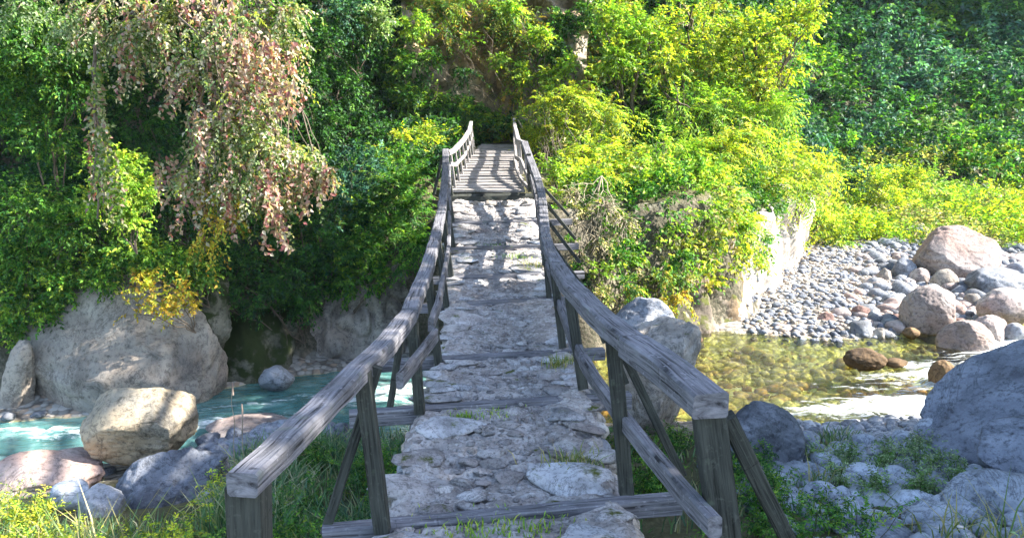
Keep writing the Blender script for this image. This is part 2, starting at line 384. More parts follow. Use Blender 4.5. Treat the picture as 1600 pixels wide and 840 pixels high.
def build_ridge():
    """valley wall to the right of the picture; it keeps the sun off the far hillside"""
    m, t, b, N, L = newmat('forested_ridge')
    geo = N('ShaderNodeNewGeometry'); n = tex(t, 'noise', .35, geo.outputs['Position'], Detail=9.0, Roughness=.7)
    L(ramp(t, n.outputs[0], [(.35, (.015, .03, .012)), (.65, (.06, .09, .03))]), b.inputs['Base Color']); b.inputs['Roughness'].default_value = .9
    L(bump(t, n.outputs[0], 1, 2), b.inputs['Normal'])
    u = np.linspace(0, 1, 60); v = np.linspace(0, 1, 50); U, Vv = np.meshgrid(u, v, indexing='ij')
    X = 55 + U*120; edge = 31 + .02*(X-10)
    Y = edge + Vv*220
    p = np.stack([X*.05, Y*.05, X*0], -1).reshape(-1, 3)
    Z = 95*np.minimum(sstep(0, .35, U)*1.0, sstep(1, .6, U))*sstep(0, .10, Vv)*(1+.25*fbm(p, 31, 5).reshape(X.shape)) - 1
    me = mesh_np('mountain_ridge', np.stack([X, Y, Z], -1).reshape(-1, 3), grid_faces(60, 50), m, None, True)
    link('mountain_ridge', me, kind='structure')
build_ridge()

# ------------------------------------------------------------------ rocks
def icosphere(sub):
    import bmesh
    bm = bmesh.new(); bmesh.ops.create_icosphere(bm, subdivisions=sub, radius=1)
    V = np.array([v.co for v in bm.verts]); Fc = np.array([[v.index for v in f.verts] for f in bm.faces]); bm.free(); return V, Fc
ICO = {k: icosphere(k) for k in (1, 2, 3, 4, 5, 6)}
def rock_shape(size, seed, sub=4, cuts=8, rough=.10, cutd=.72, flat=1.0, planes=()):
    V, Fc = ICO[sub]; V = V.copy(); r = np.random.default_rng(seed)
    for k in range(cuts):                         # planed-off facets
        n = r.normal(size=3); n[2] *= flat; n /= np.linalg.norm(n); d = cutd + r.uniform(0, .22)
        e = V@n - d; V = V - np.where(e > 0, e*.88, 0)[:, None]*n
    for n, d in planes:
        n = np.array(n, float); n /= np.linalg.norm(n); e = V@n - d; V = V - np.where(e > 0, e*.88, 0)[:, None]*n
    V = V*(1 + rough*fbm(V*1.6+seed*3.1, seed, 3)[:, None]*1.4 + rough*.45*fbm(V*5+seed, seed+5, 4)[:, None])
    if sub >= 5:
        V = V*(1 + rough*.12*fbm(V*16+seed, seed+9, 3)[:, None])
        ck = np.clip(1-np.abs(fbm(V*np.array([1.3, 1.3, 2.6])+seed*1.7, seed+13, 3))*13, 0, 1)**2; V = V*(1-.035*ck[:, None])
        st = V[:, 2]*5+fbm(V*1.5+seed, seed+15, 3)*3; V = V*(1+.012*sstep(.3, .5, st-np.floor(st))[:, None])
    V /= np.abs(V).max(0)
    return V*np.array(size), Fc
def rotz(V, a):
    c, s = math.cos(a), math.sin(a); R = np.array([[c, -s, 0], [s, c, 0], [0, 0, 1]]); return V@R.T
def roteuler(V, e):
    M = np.array(Matrix.Rotation(e[2], 3, 'Z')@Matrix.Rotation(e[1], 3, 'Y')@Matrix.Rotation(e[0], 3, 'X')); return V@M.T
R_LIGHT = rock_mat('light_blue_grey_stone', (.56, .59, .65), (.38, .41, .46), (.18, .19, .22), .4)
R_SLATE = rock_mat('slate_blue_rock', (.30, .32, .37), (.19, .205, .245), (.085, .09, .11), .35, bumps=.9)
ROCKS = []
def boulder(px, py, wpx, hpx, mat, label, group=None, Y=None, seed=0, name='boulder', sub=4, depth=.8, cuts=8, rough=.10, tilt=(0, 0, 0), cutd=.72, cat='boulder', sink=.1, planes=()):
    """a rock whose picture is wpx x hpx centred on (px, py); it rests on the terrain unless Y is given"""
    if Y is None: 
        q = hit(px, py + hpx*.42); Y = q.y + depth*wpx*.5*mpp(px, py, q.y)*.4
    c = at(px, py, Y); m = mpp(px, py, Y); sx, sz = wpx*m/2, hpx*m/2*1.04
    V, Fc = rock_shape((sx, sx*depth, sz*(1+sink)), seed or int(px*7+py), sub, cuts, rough, cutd, 1.0, planes)
    if any(tilt): V = roteuler(V, tilt)
    me = mesh_np(name, V, Fc, mat, None, True); ROCKS.append((c.x, c.y, sx))
    o = link(name, me, None, (c.x, c.y, c.z - sz*sink*.5), label=label, category=cat, group=group)
    return o

# ------------------------------------------------------------------ the bridge
TN = [0]
def timber(pts, wd, ht, up=(0, 0, 1), seg=.12, rough=.004, ch=.007, taper=None):
    """hewn timber of rectangular section swept along pts (top centre line is pts + up*ht/2)"""
    TN[0] += 1; sd = TN[0]
    pts = [Vector(p) for p in pts]; P = []
    for a, b in zip(pts[:-1], pts[1:]):
        n = max(1, int((b-a).length/seg)); P += [a.lerp(b, k/n) for k in range(n)]
    P.append(pts[-1]); n = len(P)
    if n > 3 and len(pts) > 2:
        Q = P[:]
        for _ in range(1): Q = [Q[0]] + [(Q[i-1]+Q[i]*2+Q[i+1])/4 for i in range(1, n-1)] + [Q[-1]]
        P = Q
    up = Vector(up); V = []; L = [0]
    for i in range(1, n): L.append(L[-1]+(P[i]-P[i-1]).length)
    ds = [(P[min(i+1, n-1)]-P[max(i-1, 0)]).normalized() for i in range(n)]
    for i in range(n):
        d = ds[i]; s = d.cross(up).normalized(); u = s.cross(d).normalized()
        k = 1 if taper is None else 1+(taper-1)*L[i]/max(L[-1], .01)
        a, b = wd/2*k, ht/2*k
        for (x, y) in ((-a, -b+ch), (-a, b-ch), (-a+ch, b), (a-ch, b), (a, b-ch), (a, -b+ch), (a-ch, -b), (-a+ch, -b)):
            V.append(P[i]+s*x+u*y)
    V = np.array([tuple(v) for v in V])
    nz = np.stack([fbm(V*6+sd*5.1+q*31, 40, 3) for q in range(3)], 1); V = V + nz*rough*1.1
    Fc = []; uv = []
    per = [0, ht, ht, ht+wd, ht+wd, ht*2+wd, ht*2+wd, 2*ht+2*wd]; per2 = per[1:]+[2*ht+2*wd+.01]
    off = random.random()*7
    for i in range(n-1):
        for j in range(8):
            j2 = (j+1) % 8
            Fc.append((i*8+j, i*8+j2, (i+1)*8+j2, (i+1)*8+j)); v0, v1 = per[j]+off, per2[j]+off
            uv += [(L[i]+off, v0), (L[i]+off, v1), (L[i+1]+off, v1), (L[i+1]+off, v0)]
    for base, rev in ((0, False), ((n-1)*8, True)):
        idx = list(range(8)); idx = idx[::-1] if not rev else idx
        Fc.append(tuple(base+j for j in idx)); 
        sq = [(-1, -1), (-1, 1), (-1, 1), (1, 1), (1, 1), (1, -1), (1, -1), (-1, -1)]
        uv += [(sq[j][0]*wd*.5*3, sq[j][1]*ht*.2) for j in idx]
    return V, Fc, uv
def timber_obj(name, parts, mat, parent, label=None):
    """parts: list of timber() results joined into ONE part mesh"""
    V, Fc, U = [], [], []
    for v, f, u in parts:
        o = len(V); V += [tuple(x) for x in v]; Fc += [tuple(i+o for i in ff) for ff in f]; U += u
    me = bpy.data.meshes.new(name); me.from_pydata(V, [], Fc); me.materials.append(mat)
    l = me.uv_layers.new(name='UVMap'); l.data.foreach_set('uv', np.array(U, dtype=np.float32).ravel())
    me.update()
    return link(name, me, parent, label=label)

bridge = empty('footbridge', (0, 0, 0), label='old stone paved footbridge with weathered grey timber handrails crossing the river', category='footbridge')

# deck profile: Y, py of the deck centre, px of left edge, px of right edge
DK = [(1.2, 1900, 350, 1500), (2.2, 1330, 505, 1190), (3.2, 1010, 560, 1060), (4.0, 880, 596, 1008), (4.66, 800, 616, 978), (5.5, 712, 634, 945), (6.4, 624, 664, 926), (7.2, 590, 678, 912),
      (8.0, 556, 688, 892), (9.0, 510, 696, 876), (10.0, 470, 699, 862), (11.5, 430, 702, 850), (13.0, 384, 705, 843), (14.5, 345, 707, 838), (16.2, 309, 707, 834)]
YK = np.array([k[0] for k in DK])
PK = [(at(k[2], k[1], k[0]), at(k[3], k[1], k[0])) for k in DK]
XL = np.array([p[0].x for p in PK]); XR = np.array([p[1].x for p in PK]); ZD = np.array([p[0].z for p in PK])
ZD[0] = ZD[3]+.2; ZD[1] = ZD[3]+.12; ZD[2] = ZD[3]+.05; XL[:3] = (-.86, -.84, -.82); XR[:3] = (.86, .84, .82)
ys = np.linspace(1.2, 16.2, 200); 
def sm(a):
    v = np.interp(ys, YK, a); k = np.ones(13)/13; return np.convolve(np.pad(v, 6, mode='edge'), k, 'valid')
ZS, LS, RS = sm(ZD), sm(XL), sm(XR)
def deck(Y): return float(np.interp(Y, ys, LS)), float(np.interp(Y, ys, RS)), float(np.interp(Y, ys, ZS))
SK = .17                                           # cross beams run a little askew
def dpt(t, Y):                                     # t = 0 left .. 1 right
    l, r, z = deck(Y); return l+(r-l)*t, Y + (t-.5)*SK*1.3, z

def build_deck():
    nt_, nl = 46, 560
    T = np.linspace(-.02, 1.02, nt_); YY = np.linspace(1.2, 16.15, nl)
    l = np.interp(YY, ys, LS); r = np.interp(YY, ys, RS); z = np.interp(YY, ys, ZS)
    Tm, Ym = np.meshgrid(T, YY, indexing='ij')
    X = l[None]+(r-l)[None]*Tm; Y2 = Ym + (Tm-.5)*SK*1.3
    p = np.stack([X, Y2, X*0], -1).reshape(-1, 3)
    edge = np.abs(Tm-.5)*2
    Z = z[None] - .035 + .035*fbm(p*2.6, 51, 4).reshape(X.shape) + .020*fbm(p*13, 52, 4).reshape(X.shape) + .02*edge**2 - .05*sstep(.93, 1.03, edge)
    rid = np.clip(1-np.abs(fbm(p*np.array([2.4, 6.5, 1])+3, 57, 3).reshape(X.shape))*6, 0, 1)**2
    big = fbm(p*np.array([3.2, 4.5, 1])+9, 58, 3).reshape(X.shape)
    Z = Z - .04*rid*sstep(.15, .7, edge+.3) + .05*np.floor(np.clip(big*3+1.5, 0, 3))/3*sstep(.35, .75, edge)
    # edge irregular
    X = X + (Tm > .5)*.05*fbm(p*5, 53, 3).reshape(X.shape)*edge - (Tm < .5)*.06*fbm(p*4, 54, 3).reshape(X.shape)*edge
    V = np.stack([X, Y2, Z], -1).reshape(-1, 3); Fc = grid_faces(nt_, nl)
    link('walking_surface', mesh_np('walking_surface', V, Fc[:, ::1], DECKM, None, True), bridge)
    # masonry core under it, down to the ground, broken between Y = 10.2 and 13.6 where it spans the river
    for (y0, y1, top) in ((1.2, 9.6, .09), (13.8, 16.1, .09)):
        n = int((y1-y0)/.1); m = 14; YY = np.linspace(y0, y1, n); V = []
        for s in (0, 1):
            for Yv in YY:
                lx, rx, zz = deck(Yv); x = lx+.05 if s == 0 else rx-.05; yy = Yv+(s-.5)*SK*1.3
                for k in range(m):
                    q = k/(m-1); V.append((x + (s-.5)*.25*q, yy, zz-top-q*2.9))
        V = np.array(V); V[:, 0] += .05*fbm(V*4, 55, 4); V[:, 1] += .03*fbm(V*4, 56, 3)
        a = grid_faces(n, m); F2 = np.vstack([a, a[:, ::-1]+n*m, ])
        caps = []
        for i in (0, n-1):
            for k in range(m-1): caps.append((i*m+k, i*m+k+1, n*m+i*m+k+1, n*m+i*m+k))
        link('masonry_core', mesh_np('masonry_core', V, np.vstack([F2, np.array(caps)]), R_DECK, None, True), bridge)
    # two log stringers under the span
    for t in (.2, .5, .8):
        pts = [(*dpt(t, Yv)[:2], dpt(t, Yv)[2]-.22) for Yv in (9.2, 11, 12.5, 14.2)]
        timber_obj('stringer_log', [timber(pts, .2, .2, seg=.3, rough=.01, ch=.05)], WOODPOST, bridge)
build_deck()

# paving stones: 300 individual ones, then loose gravel
BX = {}
def proto_rocks(n, kind, sub=2):
    out = []
    for k in range(n):
        if kind == 'flat': V, Fc = rock_shape((1, 1, 1), 300+k, sub, 14, .13, .55)
        elif kind == 'block': V, Fc = rock_shape((1, 1, 1), 400+k, sub, 10, .06, .62)
        else: V, Fc = rock_shape((1, 1, 1), 500+k, sub, 9, .10, .66)
        out.append(V)
    return out, ICO[sub][1]
def shared(name, n, kind, sub, mat):
    Vs, Fc = proto_rocks(n, kind, sub); return [mesh_np(name, V, Fc, mat, None, sub > 1) for V in Vs]
PV = shared('paving_stone', 14, 'flat', 3, R_DECK); R_SLAB = rock_mat('pale_slab_rock', (.55, .55, .58), (.38, .375, .39), (.17, .165, .17), .5, moss=.08, scale=2.0)
PG = shared('paving_stone', 8, 'flat', 3, R_SLAB)
BEAM_Y = [3.05, 4.66, 6.4, 8.0, 10.0, 11.5, 13.0, 14.5]
def scatter_paving():
    placed = []; rr = random.Random(4); count = 0
    def ok(x, y, r):
        return all((x-a)**2+(y-b)**2 > (.72*(r+c))**2 for a, b, c in placed)
    for phase, n, rng in (('edge', 1500, (.13, .34)), ('mid', 2600, (.05, .13)), ('mid2', 1500, (.035, .07))):
        for _ in range(n):
            Yv = 2.6 + 13.3*rr.random()**1.35; 
            if phase == 'edge': t = rr.choice([rr.uniform(.0, .2), rr.uniform(.8, 1.0), rr.uniform(.0, .08), rr.uniform(.93, 1.0)])
            else: t = rr.uniform(.08, .92)
            s = rr.uniform(*rng)
            if phase == 'edge': s = min(s, .13+.2*rr.random()**1.5) if Yv > 6 else max(s, .17)
            x, y, z = dpt(t, Yv)
            if any(abs(Yv-b) < .07+s*.45 for b in BEAM_Y) or not ok(x, y, s): continue
            if phase == 'edge' and count >= 190 or phase == 'mid' and count >= 262 or count >= 296: break
            placed.append((x, y, s)); count += 1
            me = rr.choice(PG if phase == 'edge' and rr.random() < .6 else PV); o = link('paving_stone', me, bridge, (x, y, z - .030 + (.018 if phase == 'edge' else -.006)))
            fl = rr.uniform(.2, .34) if phase == 'edge' else rr.uniform(.3, .5)
            o.scale = (s*rr.uniform(.8, 1.25), s*rr.uniform(.55, .9), s*fl*.8 if s > .12 else s*fl)
            o.rotation_euler = (rr.uniform(-.15, .15), rr.uniform(-.15, .15), rr.choice([0, math.pi]) + rr.uniform(-.35, .35))
    # gravel
    Vs, Fc = proto_rocks(6, 'round', 1); n = 4200; r = np.random.default_rng(5)
    Yv = 2.6+13.4*r.random(n)**1.2; t = np.clip(r.normal(.5, .3, n), .03, .97)
    l = np.interp(Yv, ys, LS); rt = np.interp(Yv, ys, RS); z = np.interp(Yv, ys, ZS)
    x = l+(rt-l)*t; y = Yv+(t-.5)*SK*1.3; s = .007+.03*r.random(n)**3
    V, F2 = merge(Vs, Fc, np.stack([x, y, z-.015+.05*fbm(np.stack([x, y, x*0], 1)*2.6, 51, 4)-.02], 1), s, r)
    link('loose_gravel', mesh_np('loose_gravel', V, F2, R_DECK, None, False), bridge, kind='stuff')
def merge(Vs, Fc, pos, s, r, flat=.7):
    n = len(pos); k = r.integers(0, len(Vs), n); A = np.stack(Vs)[k]          # n, v, 3
    a = r.uniform(0, 6.28, n); c, sn = np.cos(a), np.sin(a)
    st = r.uniform(.7, 1.3, (n, 3)); st[:, 2] *= flat; A = A*st[:, None, :]
    X = A[..., 0]*c[:, None]-A[..., 1]*sn[:, None]; Y = A[..., 0]*sn[:, None]+A[..., 1]*c[:, None]
    V = np.stack([X, Y, A[..., 2]], -1)*s[:, None, None] + pos[:, None, :]
    F2 = Fc[None]+(np.arange(n)*A.shape[1])[:, None, None]
    return V.reshape(-1, 3), F2.reshape(-1, Fc.shape[1])
scatter_paving()

# side walls of the causeway, stone by stone
WS = shared('wall_stone', 8, 'block', 2, R_WHITE)+shared('wall_stone', 4, 'block', 2, R_GREY)
def side_wall(s):
    rr = random.Random(10+s)
    y = 3.2
    rows = 6
    for row in range(rows):
        y = 3.4+rr.random()*.2
        while y < (9.4 if s else 8.6):
            ln = rr.uniform(.14, .34); h = .17
            lx, rx, z = deck(y+ln/2); x = rx+.0 if s else lx-.0
            o = link('wall_stone', rr.choice(WS), bridge, (x+(s-.5)*(.02+row*.035), y+ln/2+(s-.5)*SK, z-.17-row*.155))
            o.scale = (.11, ln*.53, .088); o.rotation_euler = (rr.uniform(-.12, .12), 0, rr.uniform(-.1, .1))
            y += ln
side_wall(0); side_wall(1)

# cross beams: left end, right end (pixels), Y, section height
BM = [((430, 985), (1130, 905), 3.5, .14), ((505, 842), (1062, 768), 4.66, .125), ((546, 662), (985, 600), 6.4, .13), ((574, 589), (944, 536), 8.0, .12), ((640, 484), (885, 462), 10.0, .11),
      ((672, 433), (912, 411), 11.5, .11), ((694, 388), (903, 375), 13.0, .11), ((694, 349), (893, 337), 14.5, .11)]
for (a, b, Y, ht) in BM:
    sk = .22
    A, Bp = at(a[0], a[1], Y-sk), at(b[0], b[1], Y+sk); z = (deck((A.y+Bp.y)/2)[2])-.012
    m = (A+Bp)/2; A = Vector((A.x, A.y, z-ht/2+.02)); Bp = Vector((Bp.x, Bp.y, z-ht/2+.02))
    timber_obj('cross_beam', [timber([A, Bp], .11, ht, seg=.15, rough=.006)], WOOD, bridge)

# posts: top px, base px, Y, width
LP = [((388, 752), (396, 1010), 3.1, .155), ((566, 580), (598, 829), 4.42, .095), ((643, 484), (656, 645), 6.2, .085), ((668, 420), (686, 574), 7.8, .08), ((683, 364), (698, 480), 9.8, .075),
      ((691, 328), (705, 431), 11.3, .075), ((694, 296), (709, 389), 12.8, .075), ((696, 270), (708, 349), 14.3, .075), ((696, 238), (705, 306), 15.9, .09)]
RP = [((1106, 640), (1140, 900), 3.75, .15), ((958, 534), (979, 771), 4.9, .095), ((888, 446), (911, 606), 6.6, .09), ((864, 412), (879, 542), 8.2, .08), ((851, 378), (858, 466), 10.2, .075),
      ((849, 348), (851, 414), 11.7, .075), ((847, 312), (845, 374), 13.2, .075), ((840, 284), (840, 339), 14.7, .075), ((826, 240), (828, 300), 16.1, .09)]
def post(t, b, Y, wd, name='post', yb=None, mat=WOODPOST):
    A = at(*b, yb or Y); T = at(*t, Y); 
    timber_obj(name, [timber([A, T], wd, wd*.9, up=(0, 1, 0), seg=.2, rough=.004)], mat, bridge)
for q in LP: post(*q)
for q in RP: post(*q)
# braces
for t, b, Y, wd, yb in [((590, 572), (508, 832), 4.5, .06, 4.5), ((630, 505), (607, 650), 6.3, .055, 6.3), ((626, 512), (584, 585), 7.0, .055, 7.8), ((378, 770), (352, 985), 3.1, .07, 3.4),
                        ((1135, 650), (1262, 905), 3.75, .085, 3.9), ((972, 548), (1066, 742), 5.0, .06, 5.0), ((930, 480), (978, 598), 6.6, .06, 6.7), ((915, 462), (945, 535), 8.1, .055, 8.1),
                        ((855, 372), (915, 455), 10.3, .055, 10.3), ((852, 340), (906, 410), 11.6, .055, 11.7), ((848, 312), (899, 373), 13, .055, 13.2), ((846, 290), (889, 337), 14.5, .055, 14.6), ((690, 250), (678, 303), 15.5, .06, 15.5)]:
    post(t, b, Y, wd, 'brace', yb)

def rail(name, pts, wd, ht, mat=WOOD, lab=None, cut=None, rough=.006):
    P = [at(*q) for q in pts]; P = [Vector((p.x, p.y, p.z-ht/2)) for p in P]
    timber_obj(name, [timber(P, wd, ht, seg=.1, rough=rough, ch=.012)], mat, bridge, lab)
# handrails (px, py, Y of the top centre line), one board after another
rail('handrail', [(378, 738, 3.0), (470, 655, 3.62), (560, 568, 4.42), (598, 533, 4.95), (638, 484, 6.0)], .135, .105, rough=.008)
rail('handrail', [(640, 481, 6.05), (650, 455, 6.8), (667, 414, 7.8), (682, 360, 9.8)], .13, .10)
rail('handrail', [(682.3, 359, 9.85), (690, 324, 11.3), (694, 292, 12.8), (696, 266, 14.3), (696, 232, 16.0)], .13, .10)
rail('handrail', [(1112, 614, 3.62), (1040, 556, 4.15), (990, 524, 4.6)], .185, .13, rough=.008)
rail('handrail', [(989, 523, 4.62), (938, 484, 5.3), (890, 436, 6.6), (872, 410, 8.0)], .155, .12, rough=.008)
rail('handrail', [(871.5, 409, 8.05), (858, 385, 9.2), (852, 364, 10.4), (849, 330, 12.0), (846, 300, 13.6)], .14, .10)
rail('handrail', [(846, 299, 13.65), (840, 278, 14.7), (829, 248, 15.9), (819, 220, 17.0)], .14, .10)
# mid rails on the inner side of the posts
rail('mid_rail', [(624, 582, 5.2), (655, 545, 5.75), (680, 512, 6.45)], .05, .12)
rail('mid_rail', [(673, 497, 6.5), (684, 468, 7.3), (693, 425, 9.0), (700, 385, 10.6)], .05, .12)
rail('mid_rail', [(700.5, 383, 10.7), (702, 350, 12), (702, 300, 14), (702, 256, 16.0)], .06, .10)
rail('mid_rail', [(1118, 806, 3.55), (1058, 742, 4.0), (985, 655, 4.8), (935, 590, 5.7), (912, 553, 6.3)], .075, .115)
rail('mid_rail', [(911.5, 552, 6.32), (892, 514, 7.0), (876, 470, 8.1), (862, 425, 9.6)], .07, .11)
rail('mid_rail', [(861.5, 424, 9.65), (850, 392, 10.7), (845, 352, 12.4), (838, 305, 14.6), (830, 272, 16.0)], .07, .10)

# plank deck at the far end
PLD = [(16.25, 298, 707, 818), (18, 276, 716, 813), (20, 254, 729, 809), (22, 238, 742, 806), (24.3, 225, 752, 803)]
pk = [(at(a[2], a[1], a[0]), at(a[3], a[1], a[0])) for a in PLD]
PY = [a[0] for a in PLD]; PL = [p[0].x for p in pk]; PR = [p[1].x for p in pk]; PZ = [p[0].z for p in pk]
def pdeck(Y): return np.interp(Y, PY, PL), np.interp(Y, PY, PR), np.interp(Y, PY, PZ)
y = 16.3; rr = random.Random(3)
while y < 24.2:
    wd = rr.uniform(.3, .42); l, r_, z = pdeck(y+wd/2); l -= rr.uniform(0, .08); r_ += rr.uniform(0, .08)
    dz = rr.uniform(-.012, .012)
    timber_obj('plank', [timber([(l, y+wd/2-.03, z-.03+dz), (r_, y+wd/2+.07+rr.uniform(-.02, .02), z-.03+rr.uniform(-.012, .012))], wd-.03, .06, seg=.3, rough=.004)], PLANK, bridge)
    y += wd
for t in (.12, .5, .88):
    pts = []
    for Yv in (16.3, 18, 20, 22, 24.4):
        l, r_, z = pdeck(Yv); pts.append((l+(r_-l)*t, Yv, z-.16))
    timber_obj('stringer_log', [timber(pts, .18, .18, seg=.4, ch=.04)], WOODPOST, bridge)
l, r_, z = pdeck(16.25)
timber_obj('step_log', [timber([(l-.02, 16.2, z-.16), (r_+.18, 16.32, z-.15)], .16, .19, seg=.12, rough=.02, ch=.04)], WOODPOST, bridge)
SM = shared('step_stone', 5, 'flat', 3, R_WHITE)
for k, (px, wpx) in enumerate([(722, 26), (746, 24), (770, 30), (796, 34), (822, 22), (734, 20), (758, 18)]):
    p = at(px, 320 if k < 5 else 327, 15.85-(.15 if k > 4 else 0)); s = wpx*.0135*.5
    o = link('step_stone', SM[k % 5], bridge, p); o.scale = (s, s*.8, .09); o.rotation_euler = (0, 0, k*1.3)
# railings of the plank deck: top rail, mid rail and balusters
rail('handrail', [(699, 236, 16.1), (709, 232, 17.2), (724, 216, 19.5), (733, 202, 21.5), (736, 189, 23.6)], .10, .09, PLANK)
rail('mid_rail', [(703, 253, 16.1), (712, 254, 17.2), (726, 240, 19.5), (734, 222, 21.5), (738, 207, 23.6)], .05, .09, PLANK)
for k in range(9):
    q = k/8; Yv = 16.6 + q*6.8
    tx = np.interp(Yv, [16.1, 17.2, 19.5, 21.5, 23.6], [699, 709, 724, 733, 736]); ty = np.interp(Yv, [16.1, 17.2, 19.5, 21.5, 23.6], [237, 234, 218, 204, 191])
    A = at(tx, ty, Yv); lz = pdeck(Yv); B_ = Vector((A.x+.1, Yv, lz[2]-.1))
    timber_obj('baluster', [timber([B_, A], .05, .05, up=(0, 1, 0), seg=.4)], PLANK, bridge)
rail('handrail', [(822, 222, 16.9), (810, 217, 18.2), (807, 206, 20.5), (804, 194, 22.5), (803, 180, 25)], .10, .09, PLANK)
rail('mid_rail', [(834, 290, 15.9), (820, 262, 17.0), (814, 247, 17.8), (806, 243, 18.3), (804, 222, 21), (803, 206, 24)], .06, .09, PLANK)
rail('mid_rail', [(828, 293, 16.2), (814, 278, 17.2), (807, 262, 18.4), (804, 245, 20.5)], .06, .08, PLANK)
for (t, b, Y) in [((820, 224), (826, 290), 16.9), ((810, 219), (815, 272), 18.1), ((806, 206), (808, 252), 20.4), ((804, 182), (804, 226), 24.6)]:
    post(t, b, Y, .085, 'post', None, PLANK)
timber_obj('pole', [timber([at(805, 181, 24.8), at(846, 196, 24)], .05, .05, seg=.4)], TWIG, bridge)
timber_obj('pole', [timber([at(806, 183, 24.8), at(817, 201, 23.6)], .05, .05, seg=.4)], TWIG, bridge)

# ------------------------------------------------------------------ rocks, by where they lie
R_PALEB = rock_mat('cream_boulder', (.42, .37, .30), (.30, .26, .20), (.14, .12, .09), .3, warm=(.52, .40, .26), bumps=.8)
b = boulder
b(212, 655, 186, 122, R_PALEB, 'pale angular boulder crossed by limb shadows in front of the turquoise water', Y=9.3, seed=11, sub=6, cuts=7, rough=.09, cutd=.66, planes=[((-.15, -.5, .85), .5), ((-.75, -.3, .55), .62), ((.15, -.9, -.3), .6), ((.8, -.2, .5), .72)])
b(275, 770, 190, 140, R_SLATE, 'layered grey rock in the shade right of the striped pale boulder', Y=8.1, seed=12, sub=6, cuts=12, rough=.16, cutd=.6, tilt=(.1, -.35, .3))
b(60, 738, 210, 60, R_PINK, 'low pinkish rock at the left edge below the turquoise water', Y=8.8, seed=13, sub=5, cuts=8, rough=.12)
b(160, 795, 74, 74, R_GREY, 'small rounded blue-grey stone among weeds at the lower left', Y=7.4, seed=14, sub=5)
b(330, 800, 60, 70, R_GREY, 'grey rock half hidden behind the left end post of the handrail', Y=7.6, seed=15, sub=4)
# the big smooth rocks across the river on the left
b(190, 550, 330, 285, R_PALE, 'huge smooth pale rock rising from the river on the left', Y=12.5, seed=22, sub=6, cuts=9, rough=.09, cutd=.68, tilt=(-.1, .12, 0), depth=.62)
b(285, 480, 190, 170, R_MOSS, 'yellow moss covered top of rock above the smooth pale one', Y=13.0, seed=23, sub=6, cuts=6, rough=.14, depth=.8)
b(28, 600, 50, 140, R_PALE, 'narrow rock slab leaning at the left edge behind the water', Y=11.8, seed=25, sub=5, tilt=(0, .25, 0), cuts=9)
b(70, 520, 70, 110, R_MOSS, 'dark mossy stone wedged left of the huge pale rock', Y=12.8, seed=26, sub=5)
b(5, 560, 60, 110, R_MOSS, 'dark rock at the left margin above the leaning slab', Y=12.4, seed=27, sub=5)
b(432, 590, 56, 40, R_GREY, 'small pale stone at the foot of the mossy rock face', Y=12.7, seed=31, sub=4)
b(395, 668, 150, 26, R_PINK, 'flat pinkish shelf of rock at the near edge of the turquoise water', Y=10.9, seed=32, sub=4)
b(10, 668, 50, 24, R_PALE, 'flat pale stone at the waterline on the far left', Y=11.6, seed=33, sub=3)
# middle right
b(1030, 578, 130, 180, R_WHITE, 'tall grey boulder with pointed top standing behind the right handrail', Y=10.6, seed=41, sub=6, cuts=9, rough=.1, cutd=.66, tilt=(0, .25, 0))
b(1008, 505, 100, 80, R_GREY, 'dark blue-grey knob of rock behind the right handrail', Y=12.0, seed=42, sub=5, cuts=8)
b(1186, 696, 146, 130, R_GREY, 'broad flat-topped grey boulder right of the right end post', Y=8.7, seed=43, sub=6, cuts=8, rough=.05, cutd=.66, tilt=(.05, .25, .2))
b(1690, 655, 500, 270, R_SLATE, 'huge blue-grey sloping boulder at the right edge', Y=8.3, seed=44, sub=6, cuts=5, rough=.05, cutd=.8, planes=[((-.66, -.2, .72), .30), ((-.2, -.8, .5), .45)])
b(1640, 705, 220, 110, R_SLATE, 'second sloping rock lying against the huge right boulder', Y=7.2, seed=45, sub=6, cuts=5, rough=.06, planes=[((-.5, -.3, .75), .45)])
b(1560, 800, 180, 130, R_LIGHT, 'large bluish rock with a bump at the lower right corner', Y=6.6, seed=46, sub=6, cuts=7, rough=.08)
b(1367, 800, 90, 56, R_LIGHT, 'rounded grey stone in the grass left of the corner rock', Y=7.0, seed=47, sub=5)
b(1430, 795, 86, 60, R_LIGHT, 'grey stone touching the corner rock on its left', Y=7.0, seed=48, sub=5)
b(1462, 672, 66, 40, R_LIGHT, 'pale stone under the foot of the huge sloping boulder', Y=8.9, seed=49, sub=4)
b(1432, 706, 60, 36, R_LIGHT, 'grey stone below the pale one near the sloping boulder', Y=8.6, seed=50, sub=4)
b(1348, 742, 70, 34, R_LIGHT, 'flat grey stone in the weeds below the pebble shore', Y=8.0, seed=51, sub=4)
b(1270, 748, 40, 24, R_GREY, 'small dark blue stone right of the flat-topped boulder', Y=8.0, seed=52, sub=4)
b(1318, 712, 50, 28, R_LIGHT, 'grey stone at the lower edge of the pebble shore', Y=8.6, seed=53, sub=4)
b(1262, 685, 40, 24, R_GREY, 'whitish stone at the left end of the pebble shore', Y=9.6, seed=54, sub=4)
b(1402, 742, 52, 30, R_LIGHT, 'low grey stone surrounded by grass right of the flat stone', Y=7.9, seed=55, sub=4)
b(1330, 785, 44, 40, R_LIGHT, 'small pale stone left of the rounded one in the grass', Y=7.1, seed=56, sub=4)
b(1195, 830, 60, 34, R_GREY, 'bluish stone beside the slanting brace at the bottom edge', Y=6.2, seed=57, sub=4)
b(1380, 706, 56, 26, R_GREY, 'slab shaped stone between pebbles and long grass', Y=8.7, seed=58, sub=4)
